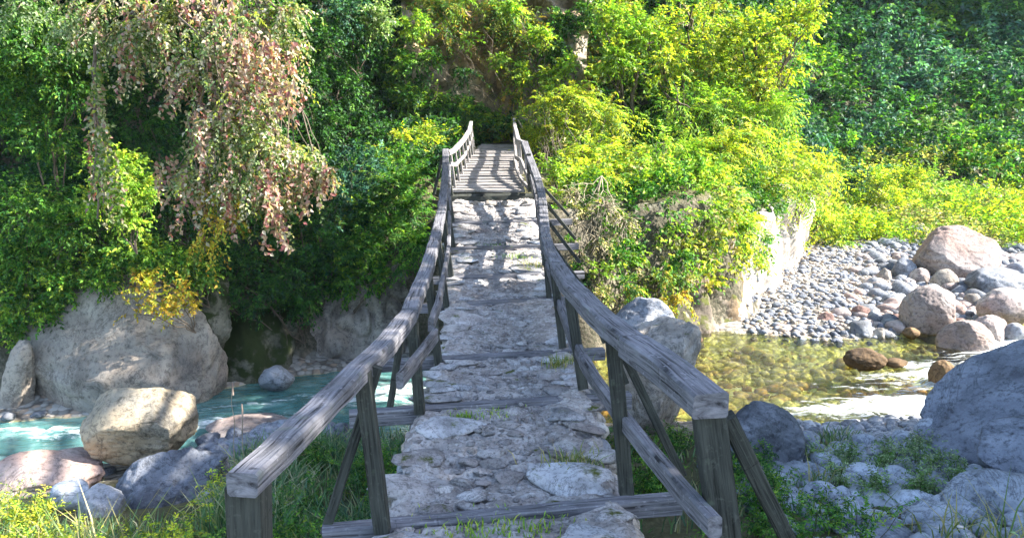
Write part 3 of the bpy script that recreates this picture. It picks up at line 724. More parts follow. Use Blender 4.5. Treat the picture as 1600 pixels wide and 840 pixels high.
# far bank
for (x_, y_, w_, h_, Y_, l_) in [(1322, 772, 46, 30, 7.4, 'bluish stone between two leafy weeds left of the rounded grey stone'), (1420, 728, 44, 22, 8.3, 'small flat stone just below the slab shaped one'), (1482, 735, 50, 26, 7.9, 'grey stone right of the low one ringed by grass'),
  (1290, 722, 44, 26, 8.5, 'pale blue stone left of the pebble shore edge stones'), (1300, 800, 52, 34, 6.9, 'light grey stone at the bottom between weeds and rounded stone'), (1480, 770, 44, 28, 7.2, 'stone just above left of the corner rock'), (1250, 790, 40, 26, 7.0, 'small light stone right of the slanting brace'),
  (1395, 830, 60, 30, 6.3, 'flat bluish stone at the bottom edge under the rounded one'), (1465, 828, 50, 30, 6.3, 'grey stone at the bottom edge left of the corner rock'), (1240, 735, 36, 22, 8.1, 'blue-grey stone directly below the flat-topped boulder'), (1530, 742, 56, 26, 7.6, 'flat stone above the corner rock'),
  (1350, 690, 40, 20, 9.2, 'pale stone within the pebble shore, largest there'), (1410, 684, 34, 18, 9.3, 'whitish stone at the right end of the pebble shore'), (110, 770, 60, 36, 7.7, 'stone above left of the small rounded one in the yellow weeds')]:
    b(x_, y_, w_*1.1, h_*1.25, R_LIGHT, l_, Y=Y_, seed=int(x_*3+y_), sub=4, cuts=9)
FB = 'boulders on the far river bank'
b(1492, 400, 134, 90, R_PINK, 'biggest sunlit boulder of the far bank, flat brown face', FB, Y=None, seed=61, sub=6, cuts=8, rough=.05, cutd=.62)
b(1425, 360, 60, 20, R_GREY, 'flat dark slab just behind the biggest far boulder', FB, Y=None, seed=62)
b(1452, 487, 90, 80, R_PINK, 'rounded pinkish boulder above the white water', FB, Y=None, seed=63, sub=6, cuts=6, rough=.05)
b(1508, 535, 86, 66, R_PINK, 'pointed reddish boulder at the edge of the rapids', FB, Y=15.2, seed=64, sub=6, cuts=7, rough=.07)
b(1545, 520, 66, 52, R_PINK, 'boulder tucked behind the pointed reddish one', FB, Y=15.9, seed=65, sub=5)
b(1570, 483, 86, 62, R_PINK, 'round brown boulder at the right edge above the rapids', FB, Y=None, seed=66, sub=5, cuts=6)
b(1560, 445, 110, 50, R_GREY, 'long smooth grey boulder at the right edge below the biggest one', FB, Y=None, seed=67, sub=5, cuts=6)
b(1475, 438, 42, 34, R_PALE, 'pale brown stone under the front of the biggest far boulder', FB, Y=None, seed=68)
b(1412, 420, 40, 34, R_GREY, 'grey stone left of the foot of the biggest far boulder', FB, Y=None, seed=69)
b(1438, 432, 34, 26, R_PINK, 'small brown stone between grey and pale brown stones', FB, Y=None, seed=70)
b(1382, 430, 24, 22, R_PALE, 'small tan stone at the left end of the boulder heap', FB, Y=None, seed=71)
b(1590, 425, 40, 30, R_GREY, 'stone at the right margin beside the biggest far boulder', FB, Y=None, seed=72)
b(1395, 476, 34, 20, R_PINK, 'low purplish stone left of the rounded pinkish boulder', FB, Y=None, seed=73)
b(1345, 487, 30, 20, R_RED, 'dark reddish stone in the gravel left of the boulders', FB, Y=None, seed=74)
b(1290, 503, 34, 30, R_RED, 'rust coloured pointed stone on the far waterline', FB, Y=17.0, seed=75, sub=5)
b(1226, 520, 48, 26, R_PINK, 'purplish boulder at the left end of the far waterline', FB, Y=16.4, seed=76, sub=5)
b(1262, 515, 36, 18, R_PINK, 'low stone between purplish and rust coloured waterline stones', FB, Y=16.6, seed=77)
b(1327, 508, 38, 16, R_GREY, 'flat grey stone right of the rust coloured one', FB, Y=16.9, seed=78)
b(1375, 524, 30, 24, R_PALE, 'pale stone standing in the shallow by the far shore', FB, Y=16.0, seed=79)
b(1424, 520, 26, 18, R_WET, 'tan stone below the rounded pinkish boulder', FB, Y=16.0, seed=80)
b(1368, 495, 24, 20, R_GREY, 'little grey stone between pale and reddish ones', FB, Y=None, seed=81)
b(1405, 500, 34, 18, R_RED, 'brown stone at the left foot of the rounded pinkish boulder', FB, Y=17.1, seed=82)
b(1520, 470, 30, 24, R_PALE, 'stone between rounded pinkish and round brown boulders', FB, Y=None, seed=83)
b(1585, 520, 40, 30, R_GREY, 'stone at right margin level with the rapids', FB, Y=15.8, seed=84)
b(1500, 505, 24, 16, R_RED, 'small stone wedged above the pointed reddish boulder', FB, Y=16.4, seed=85)
b(1310, 470, 22, 12, R_GREY, 'small lone grey stone in the middle of the gravel bar', FB, Y=None, seed=86)
b(1500, 455, 26, 18, R_GREY, 'small stone left of the long smooth grey boulder', FB, Y=None, seed=87)
b(1352, 560, 66, 30, R_WET, 'wet brown rock breaking the surface of the clear pool', Y=14.0, seed=91, sub=5, cat='rock', name='river_rock')
b(1470, 583, 38, 40, R_WET, 'dark wet rock sticking out of the white rapids', Y=12.9, seed=92, sub=5, tilt=(0, .5, 0), cat='rock', name='river_rock')
b(1400, 566, 36, 14, R_WET, 'low wet stone at the head of the rapids', Y=13.9, seed=93, cat='rock', name='river_rock')
b(1085, 530, 26, 10, R_WET, 'flat brown stone in the pool under the bleached rock face', Y=15.2, seed=94, cat='rock', name='river_rock')
# cliff rock showing between the plants
def face(px, py, wpx, hpx, mat, Y, seed, tilt=(0, 0, 0), depth=.6, cuts=10, rough=.14):
    o = boulder(px, py, wpx, hpx, mat, None, None, Y, seed, 'rock_face', 6, depth, cuts, rough, tilt, .64)
    for k in ('label', 'category', 'group'):
        if k in o: del o[k]
    o['kind'] = 'structure'
def rock_wall(name, base, top, nu, nv, amp, seed, mats, mfun=None, strata=0, back=2.0, stretch=(1.1, 1.1, .45), crack=.5):
    """cliff face between a foot line and a rim line (pixels + distance), closed backwards over its top"""
    Bp = np.array([tuple(at(*q)) for q in base]); Tp = np.array([tuple(at(*q)) for q in top])
    def res(P_): 
        d = np.r_[0, np.cumsum(np.linalg.norm(np.diff(P_[:, :2], axis=0), axis=1))]; u = np.linspace(0, d[-1], nu)
        return np.stack([np.interp(u, d, P_[:, k]) for k in range(3)], 1)
    b, t = res(Bp), res(Tp); b[:, 2] = np.minimum(b[:, 2], b[:, 2]) - .25
    v = np.linspace(0, 1, nv)[None, :, None]; P_ = b[:, None]+(t-b)[:, None]*v**.85
    tan = np.gradient(b, axis=0); nrmv = nrm(np.stack([tan[:, 1], -tan[:, 0], tan[:, 0]*0], 1))[:, None]
    q = P_.reshape(-1, 3); f1 = fbm(q*np.array(stretch)+seed, seed, 5).reshape(nu, nv, 1); f2 = fbm(q*np.array(stretch)*3.1+seed, seed+3, 4).reshape(nu, nv, 1)
    rid = 1-np.abs(fbm(q*np.array(stretch)*.9+5, seed+8, 3).reshape(nu, nv, 1))*5; rid = np.clip(rid, 0, 1)**2
    disp = amp*(f1*1.5+.35*f2) - amp*crack*rid
    if strata: 
        w_ = q[:, 2]*strata+fbm(q*.5, seed+2, 3)*1.5+fbm(q*1.7, seed+1, 2)*.6; saw = (w_-np.floor(w_)); disp = disp + amp*.6*(sstep(.05, .35, saw)*(1-sstep(.8, 1, saw))).reshape(nu, nv, 1)
    P_ = P_ + nrmv*disp + A0*f2*amp*.3
    rim = P_[:, -1]; bk = [rim + np.array([0, back*k, .15*k]) + .12*fbm(rim*2+k, seed, 3)[:, None] for k in (.3, .7, 1.0)]
    P_ = np.concatenate([P_]+[x[:, None] for x in bk], 1); n2 = nv+3
    Fc = grid_faces(nu, n2); mi = None
    if mfun is not None: uu = (Fc[:, 0]//n2)/nu; cen = P_.reshape(-1, 3)[Fc[:, 0]]; mi = (uu + .12*fbm(cen*1.2, seed+4, 3) > mfun).astype(int)
    link(name, mesh_np(name, P_.reshape(-1, 3), Fc, mats, None, True, mi), kind='structure')
A0 = np.array([0, 0, 1.0])
rock_wall('rock_face', [(870, 540, 15.6), (930, 545, 15.4), (1000, 540, 15.4), (1075, 535, 15.6), (1110, 528, 15.9), (1165, 515, 16.8), (1195, 480, 18.6), (1222, 430, 21), (1248, 400, 23.8)],
          [(850, 300, 17.0), (930, 330, 17.0), (1000, 370, 17.0), (1060, 390, 17.0), (1110, 385, 17.4), (1165, 360, 18.4), (1210, 325, 20.2), (1250, 300, 22.6), (1275, 310, 24.6)], 190, 70, .28, 120, [R_CLIFF, R_WHITE], .36, stretch=(1.3, 1.3, .4))
rock_wall('rock_face', [(300, 640, 12.5), (340, 630, 12.6), (400, 612, 12.9), (455, 600, 13.4)], [(285, 430, 13.6), (340, 405, 13.9), (400, 410, 14.3), (470, 420, 14.9)], 70, 70, .25, 131, [R_MOSS], back=1.2)
rock_wall('rock_face', [(462, 610, 13.3), (500, 600, 13.8), (560, 596, 14.0), (640, 596, 14.2), (740, 590, 14.4)], [(450, 440, 15.2), (510, 430, 14.9), (570, 420, 15.0), (640, 400, 15.6), (740, 380, 16)], 110, 70, .3, 133, [R_PALE], stretch=(1.6, 1.6, .35), back=1.5, crack=.8)
rock_wall('rock_face', [(640, 215, 25.9), (700, 212, 26), (780, 212, 26.3), (850, 212, 26), (920, 215, 25.4)], [(620, -120, 28), (700, -130, 27.5), (780, -130, 27.6), (850, -130, 27.6), (930, -120, 27.6)], 150, 110, .6, 135, [R_FAR], strata=.9, back=2, stretch=(.8, .8, .8))
# dry stone bank left of the bridge, stone by stone
dsb = empty('dry_stone_wall', (0, 0, 0), label='low tumbled dry stone wall between the river and the grass left of the bridge', category='stone wall')
DS = shared('stone', 8, 'block', 3, R_SLATE); rr = random.Random(8)
for k in range(64):
    q = rr.random(); px = 318+q*225; top = 683-q*28; py = top + rr.random()**1.2*62
    p = at(px, py, 9.6+q*.5 - (py-top)*.012); s = rr.uniform(.11, .22)
    o = link('stone', rr.choice(DS), dsb, p); o.scale = (s, s*.8, s*.62); o.rotation_euler = (rr.uniform(-.4, .4), rr.uniform(-.4, .4), rr.uniform(0, 6))

def pebbles():
    P2, P1 = proto_rocks(8, 'round', 2), proto_rocks(8, 'round', 1); r = np.random.default_rng(12)
    def scat(name, n, x0, x1, y0, y1, cond, smin, smax, pw, mat):
        x = r.uniform(x0, x1, n); y = r.uniform(y0, y1, n); z = hground(x, y); ds = chan(x, y); s1 = side(x, y, B1)
        k = cond(x, y, z, ds, s1); x, y, z = x[k], y[k], z[k]; s = smin+(smax-smin)*r.random(len(x))**pw
        big = s > .055; out, o = [], 0
        for sel, (Vs, Fc) in ((big, P2), (~big, P1)):
            if sel.any():
                V, F2 = merge(Vs, Fc, np.stack([x, y, z+s*.2], 1)[sel], s[sel], r); out.append((V, F2+o, V[:, :1])); o += len(V)
        V = np.concatenate([q[0] for q in out]); F2 = np.concatenate([q[1] for q in out]); link(name, mesh_np(name, V, F2, mat, None, True), kind='stuff')
    scat('gravel_bar', 7000, 4.5, 15, 15.5, 26, lambda x, y, z, ds, s1: (s1 < .1) & (ds > -.2) & (x > 5.0), .018, .09, 3.2, R_PALE)
    scat('gravel_bar', 8000, 4.5, 15, 15.5, 26, lambda x, y, z, ds, s1: (s1 < .1) & (ds > -.2) & (x > 5.0), .018, .11, 3.4, R_SLATE)
    scat('river_stones', 1300, 7.0, 17, 16, 26, lambda x, y, z, ds, s1: (s1 < .1) & (ds > -.3) & (x > 7.4+.5*(y-17)), .05, .27, 2.4, R_GREY)
    scat('river_stones', 700, 7.0, 16, 16, 24, lambda x, y, z, ds, s1: (s1 < .1) & (ds > -.3) & (x > 7.2+.5*(y-17)), .05, .25, 2.4, R_PINK)
    scat('ground_stones', 1700, 2.2, 7, 4.6, 9.4, lambda x, y, z, ds, s1: (ds > .5), .02, .16, 2.2, R_LIGHT)
    scat('pebble_shore', 4200, 3.2, 8.5, 8.0, 12.6, lambda x, y, z, ds, s1: (ds > -.15) & (ds < 1.4+.4*np.sin(x*3)) & (y < 14), .03, .10, 2.4, R_GREY)
    scat('riverbed_stones', 2200, 1.5, 9, 11, 17, lambda x, y, z, ds, s1: (ds < -.45), .04, .15, 2.5, BED)
    scat('shore_stones', 700, -12, -1, 8.5, 11.5, lambda x, y, z, ds, s1: (ds > -.1) & (ds < .6) & (y < 12), .04, .13, 2.2, R_GREY)
BED = rock_mat('riverbed_stone', (.80, .74, .32), (.66, .58, .20), (.46, .37, .12), .2, warm=(.50, .26, .06))
pebbles()

# ------------------------------------------------------------------ vegetation
def A(*a): return np.array(a, float)
PAL = {  # leaf colours with weights
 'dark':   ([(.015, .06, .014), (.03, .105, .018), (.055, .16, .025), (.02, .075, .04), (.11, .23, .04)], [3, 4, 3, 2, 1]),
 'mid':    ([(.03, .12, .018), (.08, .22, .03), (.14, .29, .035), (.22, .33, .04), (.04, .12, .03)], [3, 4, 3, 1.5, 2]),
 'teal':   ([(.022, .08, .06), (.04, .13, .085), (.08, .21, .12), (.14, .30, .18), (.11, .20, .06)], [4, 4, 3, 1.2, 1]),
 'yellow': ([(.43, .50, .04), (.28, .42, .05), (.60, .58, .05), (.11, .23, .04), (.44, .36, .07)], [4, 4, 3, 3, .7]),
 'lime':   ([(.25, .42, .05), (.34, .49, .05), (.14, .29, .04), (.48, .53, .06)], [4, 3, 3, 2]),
 'cream':  ([(.47, .42, .31), (.33, .36, .18), (.17, .25, .09), (.38, .22, .19), (.34, .38, .07), (.60, .56, .46), (.09, .17, .04)], [3, 3, 3, 1.6, 2, 1.2, 3]),
 'pink':   ([(.42, .24, .21), (.50, .36, .29), (.30, .11, .11), (.52, .46, .37)], [3, 3, 2, 2]),
 'pale':   ([(.30, .40, .22), (.20, .32, .10), (.42, .48, .30), (.12, .25, .06)], [3, 3, 2, 2]),
 'gold':   ([(.50, .36, .04), (.42, .42, .05), (.42, .24, .03), (.26, .30, .04)], [4, 3, 1.5, 2]),
 'fern':   ([(.12, .24, .04), (.30, .30, .04), (.42, .26, .06), (.08, .18, .04), (.35, .38, .05)], [4, 2, 1.4, 3, 2]),
 'straw':  ([(.50, .42, .20), (.38, .34, .14), (.24, .28, .08), (.14, .22, .06)], [2, 2, 3, 3]),
 'grass':  ([(.11, .22, .10), (.17, .30, .14), (.09, .18, .12), (.30, .35, .19), (.44, .42, .28)], [4, 4, 3, 2, 2]),
}
def leaves(P, D, Nn, ln, wd, colr, curl=.18, fold=.25):
    """diamond leaves, two triangles each, folded at the midrib"""
    n = len(P); D = nrm(D); Sd = nrm(np.cross(D, Nn)); U = np.cross(Sd, D)
    ln = np.broadcast_to(ln, n)[:, None]; wd = np.broadcast_to(wd, n)[:, None]
    V = np.stack([P, P + D*ln*.45 + Sd*wd*.5 + U*wd*fold, P + D*ln - U*ln*curl, P + D*ln*.45 - Sd*wd*.5 + U*wd*fold], 1).reshape(-1, 3)
    b = np.arange(n)*4; Fc = np.concatenate([np.stack([b, b+1, b+2], 1), np.stack([b, b+2, b+3], 1)])
    return V, Fc, np.repeat(colr, 4, 0)
KIND = {  # leaves per spray, spray length (in leaf lengths), droop, lateral, width ratio, up bias
 'broad':   dict(m=9,  L=3.2, droop=.25, lat=.6, wr=.55, rnd=.7),
 'fine':    dict(m=16, L=6.0, droop=.35, lat=.9, wr=.30, rnd=.25),
 'feather': dict(m=22, L=7.5, droop=.55, lat=1.2, wr=.26, rnd=.12),
 'hang':    dict(m=16, L=6.5, droop=.9, lat=.7, wr=.62, rnd=.6),
 'weed':    dict(m=12, L=5.0, droop=.1, lat=.8, wr=.42, rnd=.4),
}
def sprays(O, D, ll, kind, pal, r, tintv=.5):
    k = KIND[kind]; n, m = len(O), k['m']
    ll = np.broadcast_to(ll, n)
    T = (np.arange(m)[None]+r.uniform(0, .8, (n, m)))/m*.95+.05
    D = nrm(D); L = ll*k['L']*r.uniform(.6, 1.25, n)
    pos = O[:, None] + D[:, None]*(L[:, None]*T)[..., None]; pos[..., 2] -= (k['droop']*L)[:, None]*T**2
    tan = D[:, None]*np.ones((n, m, 1)); tan[..., 2] -= 2*k['droop']*T; tan = nrm(tan)
    up = A(0, 0, 1)[None, None] + r.normal(size=(n, m, 3))*.35
    sd = np.cross(tan, up); sd = nrm(sd)*np.where(np.arange(m) % 2 == 0, 1, -1)[None, :, None]
    ld = tan*.7 + sd*k['lat'] + r.normal(size=(n, m, 3))*k['rnd']*.6; ld[..., 2] -= .25
    nn = nrm(np.cross(sd, tan)*np.where(np.arange(m) % 2 == 0, 1, -1)[None, :, None]*1.0 + r.normal(size=(n, m, 3))*k['rnd']*.8 + A(.0, -.25, .5))
    s = ll[:, None]*r.uniform(.6, 1.25, (n, m))
    cols, wts = PAL[pal]; cols = np.array(cols); wts = np.array(wts)/sum(wts)
    ci = r.choice(len(cols), n, p=wts); cj = r.choice(len(cols), (n, m), p=wts)
    col = np.where(r.random((n, m, 1)) < .6, cols[ci][:, None], cols[cj]); col = col*r.uniform(1-tintv, 1+tintv, (n, 1, 1))*r.uniform(.85, 1.15, (n, m, 1))
    f = lambda a: a.reshape(-1, a.shape[-1])
    return leaves(f(pos), f(ld), f(nn), s.ravel(), s.ravel()*k['wr'], np.clip(f(col), 0, .9))
def join(parts):
    V, Fc, C, o = [], [], [], 0
    for v, f, c in parts: V.append(v); Fc.append(f+o); C.append(c); o += len(v)
    return np.concatenate(V), np.concatenate(Fc), np.concatenate(C)
def tubes(paths, sides=5):
    """paths: list of (points, r0, r1) -> V, F quads"""
    V, Fc, o = [], [], 0
    for pts, r0, r1 in paths:
        P = np.array([tuple(p) for p in pts], float); n = len(P); T = nrm(np.gradient(P, axis=0))
        ref = A(0, 1, 0) if abs(T[0][1]) < .8 else A(1, 0, 0)
        S1 = nrm(np.cross(T, ref)); S2 = np.cross(S1, T); R = np.linspace(r0, r1, n)
        for i in range(sides):
            pass
        a = np.arange(sides)*2*np.pi/sides
        ring = P[:, None] + R[:, None, None]*(S1[:, None]*np.cos(a)[None, :, None] + S2[:, None]*np.sin(a)[None, :, None])
        V.append(ring.reshape(-1, 3))
        i, j = np.meshgrid(np.arange(n-1), np.arange(sides), indexing='ij'); i, j = i.ravel(), j.ravel(); j2 = (j+1) % sides
        Fc.append(np.stack([i*sides+j, i*sides+j2, (i+1)*sides+j2, (i+1)*sides+j], 1)+o); o += n*sides
    return np.concatenate(V), np.concatenate(Fc)
def wig(a, b, n, amp, r, sag=0):
    a, b = np.array(tuple(a)), np.array(tuple(b)); t = np.linspace(0, 1, n)[:, None]
    p = a+(b-a)*t; p[1:-1] += r.normal(size=(n-2, 3))*amp*np.linalg.norm(b-a); p[:, 2] -= (sag*t*(1-t)*4)[:, 0]
    return p
LEAFPX = 5.8
def blob_cloud(c, R, ll, kind, pal, r, cover=3.6, squash=(1, 1, 1), out=.9, gap=-.13):
    """spray cloud in a lumpy ellipsoid of radius R around c with leaf length ll"""
    k = KIND[kind]; eff = ll*ll*k['wr']*.45
    n = max(6, int(cover*math.pi*R*R/(eff*k['m'])))
    d = nrm(r.normal(size=(n, 3))); 
    lump = 1 + .34*fbm(d*1.7+c*3.3, 61, 3)*2
    rad = R*(r.random(n)**.42)*lump*.95
    sprl = k['L']*ll
    rad = np.maximum(rad - sprl*.45, R*.05)
    O = c + d*rad[:, None]*np.array(squash)
    gaps = fbm(O/(R*.42)+7, 62, 2); keep = gaps > gap; O, d = O[keep], d[keep]; n = len(O)
    D = d*out + A(0, 0, .25) + r.normal(size=(n, 3))*.45
    return sprays(O, D, ll, kind, pal, r)
PSEED = [100]
def plant(label, cat, blobs, kind='broad', pal='mid', group=None, name='shrub', base=None, mat=None, cover=4.0, lpx=None, bark=None, twigs=6, extra=None, bare=0, squash=(1, 1, .9), out=.9, pal2=None):
    """blobs: (px, py, rpx, Y[, palette]) in photograph pixels; base: pixel + Y of the foot"""
    PSEED[0] += 1; r = np.random.default_rng(PSEED[0]); parts, cs = [], []
    for q in blobs:
        px, py, rp, Y = q[:4]; pl = q[4] if len(q) > 4 else pal
        c = np.array(at(px, py, Y)); m = mpp(px, py, Y); R = rp*m; ll = (lpx or LEAFPX)*m*(1.25 if kind in ('fine', 'feather') else 1)
        cs.append((c, R)); parts.append(blob_cloud(c, R, ll, kind, pl, r, cover, squash, out))
        if pal2: parts.append(blob_cloud(c+A(0, 0, R*.1), R*1.02, ll, kind, pal2, r, cover*.3, squash, out))
    if extra: parts += extra(r)
    V, Fc, C = join(parts)
    if base is not None: bs = np.array(at(*base))
    else:
        c, R = min(cs, key=lambda q: q[0][2]); bs = c.copy(); bs[1] += R*.3
        bs[2] = min(c[2]-R*.6, max(hg(bs[0], bs[1]), c[2]-R*1.8))
    tree = name.endswith('tree')
    root = empty(name, tuple(bs), label=label, category=cat, group=group)
    link('crown' if tree else 'foliage', mesh_np('foliage', V-bs, Fc, mat or (LEAFY if pal in ('yellow', 'lime', 'gold', 'cream') else LEAF), C), root)
    paths = []
    for c, R in cs:
        mid = bs*.5+c*.5; fk = wig(bs, c, 7, .03, r); r0 = max(.012, R*(.07 if tree else .025))
        paths.append((fk, r0, r0*.5))
        for _ in range(twigs):
            e = c + nrm(r.normal(size=3))*R*r.uniform(.6, .98)*np.array(squash); paths.append((wig(fk[r.integers(3, 7)], e, 5, .05, r), r0*.5, r0*.12))
        for _ in range(bare):
            e = c + nrm(r.normal(size=3)+A(0, -.9, -.5))*R*r.uniform(.8, 1.15); paths.append((wig(c, e, 6, .08, r, -.1*R), max(.008, r0*.4), .005))
    V, Fc = tubes(paths, 4); link('trunk' if tree else 'stems', mesh_np('stems', V-bs, Fc, bark or BARK, None, True), root)
    return root
P = plant

# --- overhanging tree on the left with cream and pink leaves and hanging vines
def strands(spec, pal, ll, amp=.05):
    def f(r):
        out = []
        for (px, py, L, Y, n, spread) in spec:
            for _ in range(n):
                o = np.array(at(px+r.normal()*spread, py+r.normal()*spread*.4, Y+r.normal()*.25)); Lr = L*mpp(px, py, Y)*r.uniform(.5, 1.1)
                m = int(Lr/(ll*.32))+4; t = np.linspace(0, 1, m); sway = r.normal(size=2)*.1
                P_ = o + np.stack([sway[0]*t*Lr+.02*np.sin(t*9+o[0]*7), sway[1]*t*Lr, -t*Lr], 1)
                D = r.normal(size=(m, 3))*.7 + A(0, 0, -.8); cols, w_ = PAL[pal]; w_ = np.array(w_)/sum(w_)
                c = np.array(cols)[r.choice(len(cols), m, p=w_)]*r.uniform(.8, 1.2, (m, 1))
                out.append(leaves(P_ + r.normal(size=(m, 3))*.02, D, nrm(r.normal(size=(m, 3))+A(.3, -1, .6)), ll*r.uniform(.7, 1.2, m), ll*.6, np.clip(c, 0, .9)))
        return out
    return f
hang = strands([(430, 290, 100, 9.6, 14, 8), (412, 250, 110, 9.6, 8, 14), (500, 260, 55, 9.9, 12, 14), (470, 250, 80, 9.8, 10, 16), (350, 290, 90, 9.6, 6, 14), (300, 270, 100, 9.7, 6, 14), (250, 250, 70, 9.8, 6, 16),
                (380, 60, 120, 9.6, 12, 20), (420, 60, 110, 9.7, 14, 18), (280, 90, 110, 10, 8, 22), (330, 180, 90, 9.6, 12, 22), (148, 150, 150, 10.4, 3, 8), (200, 80, 80, 10.2, 4, 20), (240, 0, 90, 10, 6, 30), (330, 0, 80, 9.8, 8, 40), (450, 130, 50, 9.8, 6, 14)], 'pink', .075)
P('leaning tree over the river at left, cream and pink leaves with vines hanging from it', 'tree',
  [(40, 10, 50, 10.9, 'pale'), (110, 40, 46, 10.8, 'pale'), (190, 60, 46, 10.5), (300, 30, 75, 10.2), (380, 50, 70, 10.0), (225, 45, 70, 10.4), (430, 110, 42, 10.0), (320, 125, 62, 9.9), (385, 150, 55, 9.7), (345, 205, 62, 9.7), (410, 225, 58, 9.7), (460, 245, 48, 9.8), (496, 262, 28, 9.8), (375, 285, 52, 9.6),
   (310, 275, 40, 9.8), (425, 310, 30, 9.6), (345, 340, 30, 9.7, 'gold'), (340, 300, 36, 9.9, 'gold'), (320, 380, 22, 9.9, 'gold'), (150, 20, 60, 10.6), (440, 20, 45, 10.1), (455, 70, 30, 10.1), (470, 20, 30, 10.3, 'pale')],
  'hang', 'cream', name='leaning_tree', base=(300, -150, 11.2), cover=2.4, lpx=6.5, bark=BARK, twigs=3, extra=hang, bare=1, mat=LEAFY)
vt = empty('hanging_vine', at(148, 70, 10.4), label='single thick pale vine hanging straight down at left wrapped in leaves', category='vine')
r = np.random.default_rng(2); a0 = np.array(at(148, 25, 10.4)); e0 = np.array(at(152, 300, 10.3))
V, Fc = tubes([(wig(a0, e0, 14, .010, r), .022, .012), (wig(a0, e0+A(.1, 0, .2), 14, .01, r), .015, .01)], 6); link('stems', mesh_np('stems', V-a0, Fc, BARK, None, True), vt)
V, Fc, C = join(strands([(150, 60, 240, 10.3, 7, 4), (158, 150, 150, 10.25, 5, 6)], 'cream', .075)(r)); link('foliage', mesh_np('foliage', V-a0, Fc, LEAFY, C), vt)

# --- left wall
G1 = 'shrubs on the dark wall at left'
P('shaded bushy growth filling the upper left corner', 'shrub', [(60, 60, 80, 12.0), (20, 130, 70, 12.2), (110, 120, 60, 12.2), (70, 200, 60, 12.4)], 'broad', 'mid', G1)
P('light green leafy bush hanging under the single thick vine', 'shrub', [(180, 260, 42, 11.6), (212, 300, 40, 11.5), (150, 310, 34, 11.7), (205, 345, 30, 11.5)], 'broad', 'lime', G1, mat=LEAF)
P('green bush at the left margin halfway down, leaves catching light', 'shrub', [(45, 330, 70, 12.2), (110, 350, 55, 12.1), (30, 400, 50, 12.0)], 'broad', 'mid', G1)
P('leafy bush draped over the rocks at far left', 'shrub', [(40, 460, 55, 12.2), (100, 440, 50, 12.2), (20, 510, 40, 12.1), (75, 490, 30, 12.1)], 'broad', 'mid', G1, pal2='lime')
P('shrub spilling over the top of the huge pale rock', 'shrub', [(150, 420, 42, 12.4), (195, 395, 34, 12.3), (120, 470, 24, 12.3)], 'broad', 'mid', G1, pal2='lime')
P('leafy curtain falling over the peak of the huge pale rock', 'shrub', [(235, 400, 40, 12.0), (280, 415, 36, 12.2), (190, 405, 30, 12.0), (320, 430, 30, 12.4), (160, 440, 26, 11.9), (225, 430, 18, 11.7, 'gold')], 'broad', 'mid', G1, pal2='lime')
P('golden yellow creeper on the crest of the mossy rock', 'creeper', [(232, 455, 36, 11.6), (280, 455, 34, 11.7), (205, 480, 22, 11.5), (255, 485, 28, 11.5), (300, 480, 24, 11.8)], 'broad', 'gold', None, 'creeper', cover=1.5, squash=(1, .5, .8), twigs=1)
P('dark ivy bush right of the golden creeper', 'shrub', [(350, 420, 55, 13.4), (400, 460, 50, 13.2), (440, 420, 55, 13.8), (470, 470, 40, 14.0), (330, 470, 25, 13)], 'broad', 'dark', G1)
P('dark shrub hanging in the gorge behind the leaning tree', 'shrub', [(470, 360, 55, 14.2), (520, 400, 50, 14.6), (490, 300, 45, 15), (500, 440, 40, 14.6)], 'broad', 'dark', G1)
P('deep green shrub behind the lower vines of the leaning tree', 'shrub', [(280, 350, 50, 12.8), (240, 320, 40, 12.6), (330, 390, 40, 12.8)], 'broad', 'dark', G1)
P('dark bush high on the wall between vine and leaning tree', 'shrub', [(230, 190, 50, 13.2), (190, 130, 50, 13.2), (270, 240, 40, 13.2)], 'broad', 'dark', G1)
# --- slope left of the bridge
G2 = 'bushes on the slope left of the bridge'
P('dense green bush beside the left handrail, halfway along it', 'bush', [(640, 330, 42, 15.6), (650, 380, 30, 14.8), (625, 290, 42, 16.2), (610, 360, 40, 15.2)], 'fine', 'mid', G2, 'bush')
P('dark green bush low above the gorge left of the handrail', 'bush', [(560, 390, 50, 15.0), (590, 430, 34, 14.6), (540, 440, 34, 14.6), (620, 415, 24, 14.5)], 'broad', 'mid', G2, 'bush')
P('broad bluish green bush at the left end of the slope', 'bush', [(540, 310, 48, 16.2), (570, 260, 44, 17), (520, 350, 36, 15.8)], 'broad', 'teal', G2, 'bush')
P('green bush on the shoulder of the slope, yellowish on top', 'bush', [(600, 255, 36, 18), (630, 252, 24, 18.5), (575, 330, 34, 16)], 'broad', 'mid', G2, 'bush', pal2='lime')
P('sunlit yellowish weeds at the far left end of the railing', 'weeds', [(640, 222, 22, 20), (672, 215, 20, 21), (612, 232, 20, 19.5), (696, 214, 12, 23), (585, 240, 16, 19)], 'weed', 'yellow', None, 'weeds', squash=(1, 1, .7))
